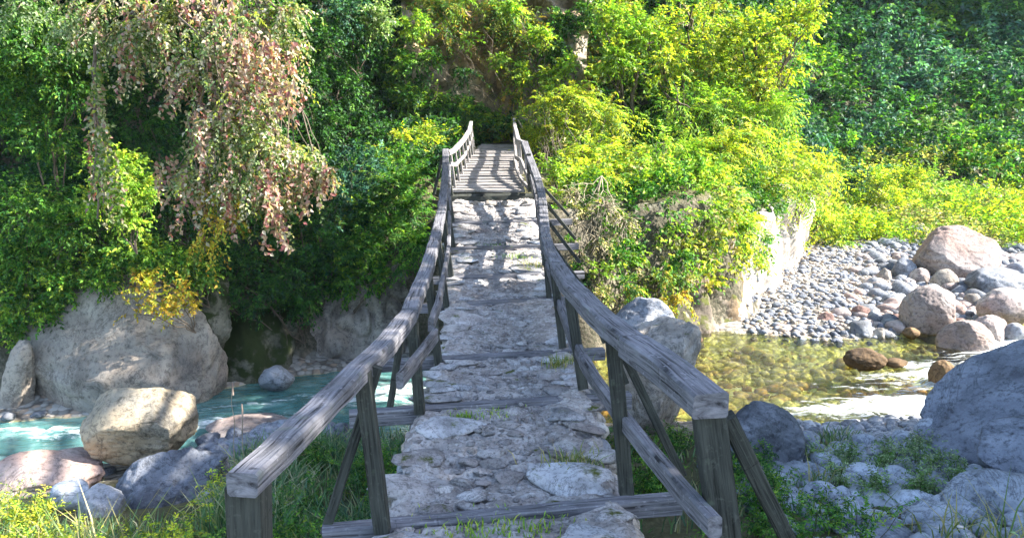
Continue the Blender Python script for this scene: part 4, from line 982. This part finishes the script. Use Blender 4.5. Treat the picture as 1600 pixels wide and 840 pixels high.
# --- centre cliff
G3 = 'plants on the cliff behind the bridge'
P('brownish green ferns hanging at the top of the cliff', 'ferns', [(680, 10, 36, 25.4, 'fern'), (730, 0, 30, 25.4, 'lime'), (655, 60, 24, 26.2, 'fern'), (775, 20, 30, 26.2, 'fern'), (700, 60, 18, 26)], 'feather', 'fern', G3, 'ferns')
P('whitish leaved bush at the top left of the cliff', 'bush', [(590, 30, 36, 23, 'pale'), (540, 20, 44, 22.5, 'teal'), (500, 60, 40, 22), (560, 70, 30, 23)], 'broad', 'dark', G3, 'bush')
P('vines hanging over the pale rock patches above the bridge', 'vines', [(640, 90, 26, 25.2), (725, 115, 20, 25.2, 'dark'), (700, 50, 20, 25), (755, 45, 22, 25, 'fern'), (850, 110, 24, 25), (840, 60, 16, 25, 'fern'), (875, 75, 22, 25), (650, 130, 22, 25, 'dark'), (800, 150, 18, 25, 'fern'), (620, 60, 24, 24.8, 'dark')], 'hang', 'mid', G3, 'vines', cover=2.6, bare=2)
P('bright leafy shrub hanging from the left half of the upper cliff', 'shrub', [(650, 40, 26, 24.6, 'lime'), (675, 90, 18, 24.8), (630, 100, 22, 24.6), (640, 150, 24, 24.6), (735, 60, 16, 24.8, 'lime')], 'broad', 'mid', G3, pal2='lime', bare=1)
P('sunlit shrub hanging from the right half of the upper cliff', 'shrub', [(800, 15, 22, 24.6, 'lime'), (845, 60, 22, 24.6), (860, 120, 22, 24.4, 'lime'), (815, 120, 18, 24.6), (780, 95, 14, 24.8), (890, 100, 18, 24.4)], 'broad', 'lime', G3, pal2='yellow', bare=1)
P('green shrub directly behind the end of the plank deck', 'shrub', [(740, 195, 18, 25.0), (775, 190, 20, 25.2, 'lime'), (715, 190, 16, 25), (800, 200, 14, 25.2)], 'broad', 'mid', G3, pal2='lime')
P('dark tangle of plants left of the cave-like hollow', 'shrub', [(530, 140, 55, 23), (500, 200, 45, 21.5), (560, 190, 40, 23), (480, 130, 40, 21)], 'broad', 'dark', G3)
P('green growth in the middle of the cliff under the rocks', 'shrub', [(680, 160, 34, 25.2), (650, 185, 30, 25), (730, 175, 26, 25.2), (700, 198, 22, 24.8)], 'broad', 'mid', G3, pal2='lime')
P('fern clump right above the end of the bridge', 'ferns', [(762, 150, 28, 25.8, 'fern'), (745, 185, 20, 25.4, 'mid'), (790, 175, 20, 25.4, 'dark'), (785, 140, 18, 25.6)], 'feather', 'fern', G3, 'ferns')
P('tan and yellow foliage on the ledge above the bridge', 'shrub', [(815, 60, 26, 26), (790, 30, 26, 26), (835, 30, 20, 26), (812, 110, 20, 25.8)], 'fine', 'fern', G3)
P('green bush under the rocks right of the ledge', 'shrub', [(880, 40, 32, 26), (930, 20, 36, 26), (860, 85, 20, 26)], 'broad', 'mid', G3)
P('bright low grass at the end of the plank deck', 'weeds', [(770, 219, 16, 25.2), (800, 219, 14, 25.3), (745, 222, 13, 25.2), (720, 219, 12, 25), (828, 218, 14, 24)], 'weed', 'yellow', G3, 'weeds', squash=(1.3, 1, .5), lpx=5)
# --- right bush by the bridge
G4 = 'bright bushes right of the bridge'
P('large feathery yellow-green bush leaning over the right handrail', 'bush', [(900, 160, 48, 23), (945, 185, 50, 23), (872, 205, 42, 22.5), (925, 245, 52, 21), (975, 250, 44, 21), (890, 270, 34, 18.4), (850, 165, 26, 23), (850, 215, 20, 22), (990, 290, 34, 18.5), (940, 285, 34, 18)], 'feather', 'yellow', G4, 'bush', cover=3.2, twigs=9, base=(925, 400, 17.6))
P('low bush under the braces beside the far right handrail', 'bush', [(880, 335, 14, 15.9), (872, 305, 12, 16.3, 'lime'), (905, 330, 16, 15.9, 'straw'), (890, 380, 14, 15.5), (900, 420, 14, 15.3, 'dark')], 'broad', 'mid', G4, 'bush')
P('tangle of bare pale twigs hanging below the feathery bush', 'dry bush', [(900, 305, 30, 16.2), (945, 320, 36, 16.0), (900, 350, 22, 15.8), (975, 345, 30, 15.9), (935, 375, 26, 15.7), (905, 395, 16, 15.5)], 'hang', 'straw', G4, 'dry_bush', cover=1.1, bare=40, bark=TWIG, base=(940, 275, 16.6))
P('bright green bush just above the right handrail near the far steps', 'bush', [(856, 250, 16, 17.6), (870, 272, 16, 17.4), (846, 226, 10, 21)], 'broad', 'lime', G4, 'bush')
G5 = 'sunlit trees above the right bank'
for lab, bl, kd, pl, bs in [
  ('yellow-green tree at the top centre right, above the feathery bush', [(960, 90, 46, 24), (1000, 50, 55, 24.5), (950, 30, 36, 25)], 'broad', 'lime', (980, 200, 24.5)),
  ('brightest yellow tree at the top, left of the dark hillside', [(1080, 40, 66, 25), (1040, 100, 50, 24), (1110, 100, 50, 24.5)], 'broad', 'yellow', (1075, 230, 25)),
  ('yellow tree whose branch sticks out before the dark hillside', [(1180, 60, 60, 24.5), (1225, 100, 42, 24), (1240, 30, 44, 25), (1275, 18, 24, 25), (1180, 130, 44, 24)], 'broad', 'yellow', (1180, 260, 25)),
  ('green tree hanging over the pale rock in the upper right middle', [(1110, 165, 44, 23.5), (1060, 160, 36, 23), (1160, 185, 38, 23.5), (1215, 170, 34, 23.5)], 'fine', 'lime', (1110, 290, 24)),
  ]:
    P(lab, 'tree', bl, kd, pl, G5, 'tree', base=bs, cover=3.4, twigs=10)
G6 = 'bushes covering the rocky right bank'
for lab, bl, kd, pl in [
  ('olive bush left of centre on the rocky right bank', [(1040, 225, 44, 20), (1080, 240, 40, 20), (1020, 270, 34, 19)], 'fine', 'lime'),
  ('feathery bush with arching sprays above the rocky bank', [(1130, 235, 48, 20.5), (1170, 215, 40, 21), (1110, 280, 40, 19.5)], 'feather', 'yellow'),
  ('fern-like bright green sprays hanging over the rocks', [(1120, 330, 46, 18.2), (1080, 320, 36, 18.2), (1155, 350, 34, 18.4), (1090, 360, 24, 17.6)], 'feather', 'lime'),
  ('mixed green bush right beneath the feathery yellow one', [(1010, 330, 40, 18), (1040, 300, 34, 18.4), (1030, 370, 34, 17.6)], 'broad', 'mid'),
  ('bright yellow-green bush leaning right over the bleached rock', [(1240, 250, 44, 22.2), (1275, 270, 34, 22.6), (1210, 290, 40, 21.5), (1255, 300, 30, 22)], 'feather', 'yellow'),
  ('dark green bush on top of the bleached rock face', [(1190, 320, 34, 20.6), (1210, 322, 22, 21), (1165, 300, 30, 20.2), (1175, 345, 18, 19.6)], 'broad', 'mid'),
  ('creepers with orange leaves hanging on the rocks by the water', [(1000, 400, 34, 17.0, 'straw'), (1035, 430, 30, 15.9), (1065, 405, 28, 16.2, 'mid'), (1030, 475, 20, 15.5, 'gold'), (1060, 465, 18, 15.6, 'gold'), (990, 455, 20, 15.5, 'fern')], 'hang', 'fern'),
  ('small shrubs at the rim left of the bleached rock', [(1115, 375, 24, 17.6, 'mid'), (1090, 395, 22, 17.0), (1140, 362, 20, 18), (1070, 440, 16, 16.0)], 'broad', 'straw'),
  ('leafy plants growing under the bare twigs by the handrail', [(965, 400, 26, 15.7), (935, 425, 22, 15.4, 'lime'), (980, 440, 20, 15.5), (910, 440, 16, 15.3, 'dark'), (945, 465, 20, 15.2, 'straw')], 'broad', 'mid'),
  ]:
    P(lab, 'bush', bl, kd, pl, G6, 'bush', cover=3.0, bare=3)
# --- sunlit weeds beyond the gravel bar
G7 = 'sunlit scrub beyond the gravel bar'
for lab, bl, pl in [
  ('yellow-green scrub at the left end of the gravel bar', [(1280, 345, 38, 25.5), (1310, 370, 26, 25), (1260, 385, 22, 24), (1330, 350, 26, 26)], 'yellow'),
  ('lower green scrub just left of the biggest boulder', [(1370, 365, 30, 26.5), (1400, 350, 28, 27.5), (1350, 385, 16, 25.5)], 'yellow'),
  ('tall bright bush in the middle of the sunlit scrub', [(1370, 290, 40, 30), (1420, 285, 38, 30.5), (1395, 320, 34, 29)], 'yellow'),
  ('bush with pale tips right of the tall bright one', [(1460, 290, 34, 31), (1490, 320, 32, 30), (1440, 330, 28, 29)], 'lime'),
  ('scrub behind the biggest boulder', [(1480, 345, 30, 28.5), (1530, 345, 30, 28.5), (1445, 355, 18, 28)], 'yellow'),
  ('straw coloured scrub at the right margin', [(1570, 345, 34, 29), (1600, 330, 30, 30), (1550, 320, 26, 31), (1590, 370, 20, 27)], 'yellow')]:
    P(lab, 'scrub', bl, 'weed', pl, G7, 'scrub', cover=3.2)
# --- dark hillside
G8 = 'trees and bushes on the shaded hillside'
hl = [('rounded dark bush above the tall bright scrub', (1360, 215, 60, 36), (1320, 230, 40, 35)), ('pale dotted bush right of the rounded dark one', (1460, 225, 55, 38), (1420, 250, 36, 36)),
      ('light tipped shrub at the right margin over the scrub', (1560, 240, 60, 37), (1590, 290, 40, 35), (1520, 270, 40, 35)), ('dark tree at the foot of the yellow tree', (1300, 170, 50, 37), (1290, 230, 36, 35)),
      ('feathery dark tree in the middle of the hillside', (1400, 140, 66, 42), (1440, 110, 50, 43)), ('blue-green tree high on the hillside', (1330, 60, 60, 44), (1370, 30, 50, 45)),
      ('smooth crowned tree at the top middle of the hillside', (1450, 50, 60, 47), (1500, 30, 50, 48)), ('sparse grey-green tree on the upper right', (1540, 110, 60, 44), (1500, 150, 45, 42)),
      ('dark tree in the top right corner', (1580, 40, 60, 48), (1600, 110, 50, 46)), ('low shrubs on the hillside ledge', (1500, 200, 34, 40), (1550, 185, 36, 41), (1590, 190, 36, 41)), ('small round bush below the hillside ledge', (1330, 280, 30, 32), (1300, 290, 26, 31))]
for k, q in enumerate(hl):
    P(q[0], 'tree' if 'tree' in q[0] else 'bush', list(q[1:]), 'fine' if k % 3 == 1 else 'broad', ['teal', 'pale', 'mid', 'dark', 'teal', 'teal', 'dark', 'teal', 'dark', 'pale', 'teal'][k], G8, 'hillside_tree' if 'tree' in q[0] else 'hillside_bush', cover=3.2, twigs=4, lpx=7 if k % 2 else 8.5)

# --- leaf cover of the slopes
def cover(n, x0, x1, y0, y1, cond, ll, kind, pals, bulge, r, name='undergrowth', sf=1.0, mat=None):
    x = r.uniform(x0, x1, n*3); y = r.uniform(y0, y1, n*3); e = .15
    z = hground(x, y); gx = (hground(x+e, y)-z)/e; gy = (hground(x, y+e)-z)/e
    wgt = np.sqrt(1+gx**2+gy**2); k = (r.random(n*3) < wgt/3.2) & cond(x, y, z, side(x, y, B1), chan(x, y))
    x, y, z, gx, gy = [q[k][:n] for q in (x, y, z, gx, gy)]
    N_ = nrm(np.stack([-gx, -gy, gx*0+1], 1)); p = np.stack([x, y, z], 1)
    b = bulge*(fbm(p*.9, 71, 4)+.35); O = p + N_*np.maximum(b, 0)[:, None]*r.random((len(x), 1))**.4
    D = N_*.8 + A(0, 0, -.35)*(wgt[k][:n, None] > 1.6) + r.normal(size=p.shape)*.4 + A(0, 0, .2)
    l = ll*(y/16)*sf; parts = []
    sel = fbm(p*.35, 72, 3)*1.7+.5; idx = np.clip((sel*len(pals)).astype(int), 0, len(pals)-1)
    for i, pl in enumerate(pals):
        m = idx == i
        if m.any(): parts.append(sprays(O[m], D[m], l[m], kind, pl, r))
    V, Fc, C = join(parts); link(name, mesh_np(name, V, Fc, mat or LEAF, C), kind='stuff')
r = np.random.default_rng(33)
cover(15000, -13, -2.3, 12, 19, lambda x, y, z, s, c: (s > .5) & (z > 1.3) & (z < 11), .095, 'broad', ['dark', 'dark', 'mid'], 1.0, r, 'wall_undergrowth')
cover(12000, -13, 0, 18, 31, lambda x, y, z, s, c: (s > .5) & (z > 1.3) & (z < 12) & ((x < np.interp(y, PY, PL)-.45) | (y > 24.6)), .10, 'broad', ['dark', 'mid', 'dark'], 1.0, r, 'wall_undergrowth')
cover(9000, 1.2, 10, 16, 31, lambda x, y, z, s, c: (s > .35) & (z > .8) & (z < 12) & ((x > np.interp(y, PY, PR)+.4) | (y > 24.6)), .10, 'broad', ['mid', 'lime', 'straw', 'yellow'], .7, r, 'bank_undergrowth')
cover(3600, -1.5, 4, 24.6, 31, lambda x, y, z, s, c: (z < 12), .10, 'broad', ['mid', 'dark', 'fern'], .7, r, 'bank_undergrowth')
cover(7000, 6, 24, 24, 37, lambda x, y, z, s, c: (s < 1.5) & (y + .1*x > 26.6), .085, 'weed', ['yellow', 'lime', 'yellow', 'straw'], .6, r, 'scrub_cover', mat=LEAFY)
cover(22000, 7, 48, 31, 62, lambda x, y, z, s, c: (s > 0) & (z < 26) & (x < .72*y), .105, 'broad', ['teal', 'dark', 'dark', 'mid'], 2.4, r, 'hillside_cover')

# --- shade trees whose crowns are above and beside the picture
def shade_tree(x, y, top, blobs, label, pal='mid'):
    r = np.random.default_rng(int(x*10+y*100) % 9999); bs = A(x, y, hg(x, y)); parts, paths = [], []
    for (bx, by, bz, R) in blobs:
        c = A(bx, by, bz); parts.append(blob_cloud(c, R, .19, 'broad', pal, r, 4.4, gap=-.6)); fk = wig(bs+A(0, 0, .5*(top-bs[2])), c, 6, .03, r); paths.append((fk, .09, .03))
        for _ in range(6): paths.append((wig(c, c+nrm(r.normal(size=3))*R*.9, 5, .05, r), .03, .01))
    paths.append((wig(bs-A(0, 0, .2), bs+A(0, 0, .5*(top-bs[2])), 6, .01, r), .22, .12))
    V, Fc, C = join(parts); root = empty('tree', tuple(bs), label=label, category='tree', group='trees outside the picture')
    link('crown', mesh_np('crown', V-bs, Fc, LEAF, C), root); V, Fc = tubes(paths, 6); link('trunk', mesh_np('trunk', V-bs, Fc, BARK, None, True), root)
rb = random.Random(5)
def wall_of(xc, y0, y1, z0, z1): return [(xc+rb.uniform(-.8, .8), y0+(y1-y0)*i/4+rb.uniform(-.3, .3), z0+(z1-z0)*k/3+rb.uniform(-.3, .3), 1.35) for i in range(5) for k in range(4)]
shade_tree(10, 8.0, 9, wall_of(9.6, 6.6, 10.2, 3.4, 8.8), 'broad leaved tree on the near right bank beside the sloping boulder')
shade_tree(9.5, 2.5, 9, wall_of(9.2, 2.0, 7.4, 4.0, 9.7), 'broad leaved tree on the near right bank level with the viewer')
shade_tree(10.5, 12.5, 13, [(9.8, 13.2, 12.6, 1.5), (9.8, 14.6, 13.4, 1.4), (9.6, 13.6, 11.2, 1.2), (9.7, 12.1, 11.4, 1.0)], 'unseen tall shade tree added on the right bank beyond the sloping boulder')  # added out of view to keep the sun off the big left rock
dl = empty('shadow_limbs', (9.6, 7.2, hg(9.6, 7.2)), label='unseen bare limbs added on the near right bank to stripe the pale boulder', category='tree', group='trees outside the picture')
rg = np.random.default_rng(3); o_ = A(9.6, 7.2, hg(9.6, 7.2)); pth = [(wig(o_-A(0, 0, .2), A(9.6, 7.6, 12), 9, .006, rg), .2, .1)]
for k in range(4): pth.append((wig(A(9.6, 7.6, 10.1+k*.52), A(9.5, 11.0, 11.5+k*.52), 7, .004, rg), .115, .09))  # unseen limbs, added to throw shadow stripes on the pale boulder
V, Fc = tubes(pth, 6); link('trunk', mesh_np('trunk', V-o_, Fc, BARKP, None, True), dl)
shade_tree(-5.5, 18.5, 14, [(-1.4, 14.5, 10.6, 1.8), (-4.6, 14.9, 9.2, 1.8), (-6.6, 14.3, 9.2, 1.7), (3.2, 13.7, 8.9, 1.5), (5.4, 14.2, 10.3, 1.7), (1.0, 13.4, 8.6, 1.3), (0, 13.6, 10.1, 1.6), (2.6, 14.2, 10.9, 1.6), (4.6, 13.9, 11.2, 1.8), (-2.6, 13.8, 9.0, 1.9), (0, 15.6, 9.8, 2.0), (2.6, 16.2, 10.9, 2.0), (-2.2, 16, 9.9, 1.9), (-4, 17, 11, 2.6), (-1, 17.5, 11.5, 2.5), (1.5, 18, 12, 2.2), (-6.5, 16, 10.4, 2.4), (-3, 15, 9.3, 1.9), (-8.5, 15.5, 11, 2.4), (-1, 20, 13.5, 2.4), (-5, 20.5, 12.5, 2.6)], 'unseen tall tree added on the left cliff for shade, crown above the picture', 'dark')  # crown added over the view, spread out to shade the left wall and rock
shade_tree(-10.5, 13.5, 11, [(-9, 12.5, 9.3, 2), (-6.5, 12.0, 9.2, 1.9), (-4.5, 12.2, 9.6, 1.7), (-8, 14, 11.6, 2.2)], 'unseen shade tree added on the left bank above the leaning one', 'dark')  # unseen crown, added to darken the wall below it

# --- near grass and weeds
def blades(n, x0, x1, y0, y1, cond, h, pal, r, name, lean=.35, wd=.006):
    x = r.uniform(x0, x1, n); y = r.uniform(y0, y1, n)
    den = fbm(np.stack([x, y, x*0], 1)*1.6, 81, 3); k = cond(x, y) & (den > r.uniform(-.30, .35, n)); x, y, den = x[k], y[k], den[k]; n = len(x)
    far_ = np.ones(n)
    for (rx, ry, rr_) in ROCKS:
        if ry > 11 or rr_ < .08: continue
        dx, dy = (x-rx)/(rr_*1.05), (y-ry+rr_*.35)/(rr_*1.3+.12); far_ = np.minimum(far_, sstep(.9, 1.7, np.hypot(dx, dy)))
    kk = far_ > .05; x, y, den, far_ = x[kk], y[kk], den[kk], far_[kk]; n = len(x)
    z = hground(x, y); H = h*r.uniform(.4, 1.2, n)*(1+.8*den)*(.35+.65*far_); d = r.normal(size=(n, 2))*lean; a = r.uniform(0, 3.14, n)
    s = np.stack([np.cos(a), np.sin(a), a*0], 1)*wd*(.6+y/9)[:, None]
    b = np.stack([x, y, z-.03], 1); m1 = b + np.stack([d[:, 0]*.35*H, d[:, 1]*.35*H, H*.6], 1); t = b + np.stack([d[:, 0]*H*1.1, d[:, 1]*H*1.1, H*.95], 1)
    V = np.stack([b-s, b+s, m1+s*.8, m1-s*.8, t], 1).reshape(-1, 3); i = np.arange(n)*5
    Fc = np.concatenate([np.stack([i, i+1, i+2], 1), np.stack([i, i+2, i+3], 1), np.stack([i+3, i+2, i+4], 1)])
    cols, w_ = PAL[pal]; C = np.array(cols)[r.choice(len(cols), n, p=np.array(w_)/sum(w_))]*r.uniform(.75, 1.25, (n, 1))
    link(name, mesh_np(name, V, Fc, GRASS, np.repeat(C, 5, 0)), kind='stuff')
def offdeck(x, y): 
    l = np.interp(y, ys, LS); r_ = np.interp(y, ys, RS); return (x < l-.05) | (x > r_+.07)
r = np.random.default_rng(44)
blades(42000, -6.5, -.5, 3.2, 9.8, lambda x, y: offdeck(x, y) & (chan(x, y) > .5) & (x > -y*.72), .34, 'grass', r, 'grass')
blades(13000, .5, 7, 3.4, 10.2, lambda x, y: offdeck(x, y) & (chan(x, y) > .9) & (x < y*.72), .22, 'grass', r, 'grass')
blades(5000, -6.5, -2.6, 4.5, 8.6, lambda x, y: (chan(x, y) > .4), .45, 'straw', r, 'dry_grass', .5)
blades(2500, 3.0, 6.2, 5, 9, lambda x, y: (chan(x, y) > .7), .42, 'straw', r, 'dry_grass', .5)
# leafy weeds near the viewer: individual plants
rr = random.Random(21)
def patch(n, x0, x1, y0, y1, h, pal, name, ll=.034, kind='weed'):
    r = np.random.default_rng(n); parts = []; k = 0
    for i in range(n*5):
        x, y = rr.uniform(x0, x1), rr.uniform(y0, y1)
        if not offdeck(np.array([x]), np.array([y]))[0] or chan(np.array([x]), np.array([y]))[0] < .6: continue
        if vnoise(A([x*1.3, y*1.3, 3]))[0] < -.1: continue
        bs = A(x, y, hg(x, y)-.02); q = h*rr.uniform(.5, 1.25)
        for _ in range(7):
            e = bs + A(r.normal()*.28*q, r.normal()*.28*q, q*r.uniform(.5, 1.05)); p = wig(bs, e, 6, .03, r)
            O = np.repeat(p[[2, 3, 4, 5]], 2, 0); parts.append(sprays(O, r.normal(size=(8, 3))+A(0, 0, .4), ll, kind, pal, r))
            v, f = tubes([(p, .004, .002)], 3); f = np.concatenate([f[:, [0, 1, 2]], f[:, [0, 2, 3]]]); parts.append((v, f, np.tile(A(.10, .09, .05), (len(v), 1))))
        k += 1
        if k >= n: break
    V, Fc, C = join(parts); link(name, mesh_np(name, V, Fc, LEAF, C), kind='stuff')
patch(60, -4.6, -2.3, 4.0, 7.4, .42, 'yellow', 'leafy_weeds')
patch(40, -2.4, -.8, 4.2, 8.8, .38, 'mid', 'leafy_weeds')
patch(34, .9, 3.0, 4.2, 9.4, .40, 'mid', 'leafy_weeds')
patch(26, 2.8, 5.6, 4.6, 8.6, .28, 'pale', 'leafy_weeds')
for i, (px, py0, py1, Y, lab) in enumerate([(361, 668, 600, 8.6, 'taller reed stalk with a pale seed head before the turquoise water'), (376, 672, 633, 8.6, 'shorter reed stalk right of the taller one before the water')]):
    p0, p1 = np.array(at(px, py0, Y)), np.array(at(px+2, py1, Y)); root = empty('reed', tuple(p0), label=lab, category='reed')
    rg = np.random.default_rng(i); p0[2] = hg(p0[0], p0[1])
    V, Fc = tubes([(wig(p0, p1, 6, .01, rg), .006, .004)], 4); link('stems', mesh_np('stems', V-p0, Fc, TWIG, None, True), root, None)
    V, Fc = tubes([(wig(p1-A(0, 0, .13), p1+A(0, 0, .02), 5, .01, rg), .012, .008)], 5); link('seed_head', mesh_np('seed_head', V-p0, Fc, plain('seed_head', (.5, .36, .28)), None, True), root, None); root.location = tuple(p0)
# tufts growing on the deck
def tuft(px, py, Yd, n, h, pal, label, wd=.06):
    t = 0; Yv = Yd; l, r_, z = deck(Yv); x = at(px, py, Yv).x; rg = np.random.default_rng(int(px+py))
    n = n; a = rg.normal(size=(n, 2))*wd; a[:, 0] *= 1.4; bs = A(x, Yv, z-.03); H = h*rg.uniform(.5, 1.1, n); d = rg.normal(size=(n, 2))*.4
    b = np.stack([a[:, 0], a[:, 1], a[:, 0]*0], 1); m1 = b+np.stack([d[:, 0]*H*.4, d[:, 1]*H*.4, H*.6], 1); t_ = b+np.stack([d[:, 0]*H*1.2, d[:, 1]*H*1.2, H], 1)
    s = np.stack([np.cos(a[:, 0]*99), np.sin(a[:, 0]*99), a[:, 0]*0], 1)*.004
    V = np.stack([b-s, b+s, m1+s, m1-s, t_], 1).reshape(-1, 3); i = np.arange(n)*5
    Fc = np.concatenate([np.stack([i, i+1, i+2], 1), np.stack([i, i+2, i+3], 1), np.stack([i+3, i+2, i+4], 1)])
    cols, w_ = PAL[pal]; C = np.array(cols)[rg.choice(len(cols), n, p=np.array(w_)/sum(w_))]*rg.uniform(.8, 1.2, (n, 1))
    link('grass_tuft', mesh_np('grass_tuft', V, Fc, GRASS, np.repeat(C, 5, 0)), None, tuple(bs), kind='stuff')
tuft(880, 580, 7.6, 160, .17, 'straw', 'dry yellow grass tuft on the right edge of the deck', .07)
tuft(895, 720, 5.35, 150, .13, 'straw', 'dry grass tuft between the two big stones near the right end of the deck', .08)
tuft(820, 835, 4.45, 220, .05, 'lime', 'low green grass along the nearest cross beam', .12); tuft(730, 832, 4.45, 130, .05, 'lime', 'small green tuft at the left of the nearest cross beam', .1)
tuft(722, 640, 6.15, 90, .05, 'lime', 'green tuft on the second cross beam near its left end', .05); tuft(780, 632, 6.25, 80, .04, 'lime', 'green tuft in the middle of the second cross beam', .07)
tuft(808, 390, 12.5, 130, .05, 'lime', 'bright green moss tuft in the far sunlit part of the stone deck', .12); tuft(835, 400, 12.0, 120, .10, 'straw', 'yellowish tuft at the right edge of the far stone deck', .1)
tuft(775, 378, 13.1, 70, .05, 'mid', 'small green tuft left of the bright green moss on the deck', .1)

# ------------------------------------------------------------------ thin valley haze
def haze():
    x0, x1, y0, y1, z0, z1 = -290, 330, -140, 430, -2.0, 170
    V = [(x, y, z) for x in (x0, x1) for y in (y0, y1) for z in (z0, z1)]
    Fc = [(0, 1, 3, 2), (4, 6, 7, 5), (0, 4, 5, 1), (2, 3, 7, 6), (0, 2, 6, 4), (1, 5, 7, 3)]
    m = bpy.data.materials.new('haze'); m.use_nodes = True; t = m.node_tree; t.nodes.remove(t.nodes['Principled BSDF'])
    v = t.nodes.new('ShaderNodeVolumePrincipled'); v.inputs['Color'].default_value = (.75, .88, 1, 1); v.inputs['Density'].default_value = .00025
    t.links.new(v.outputs[0], t.nodes['Material Output'].inputs['Volume'])
    link('haze', mesh_np('haze', V, Fc, m), kind='stuff')
haze()
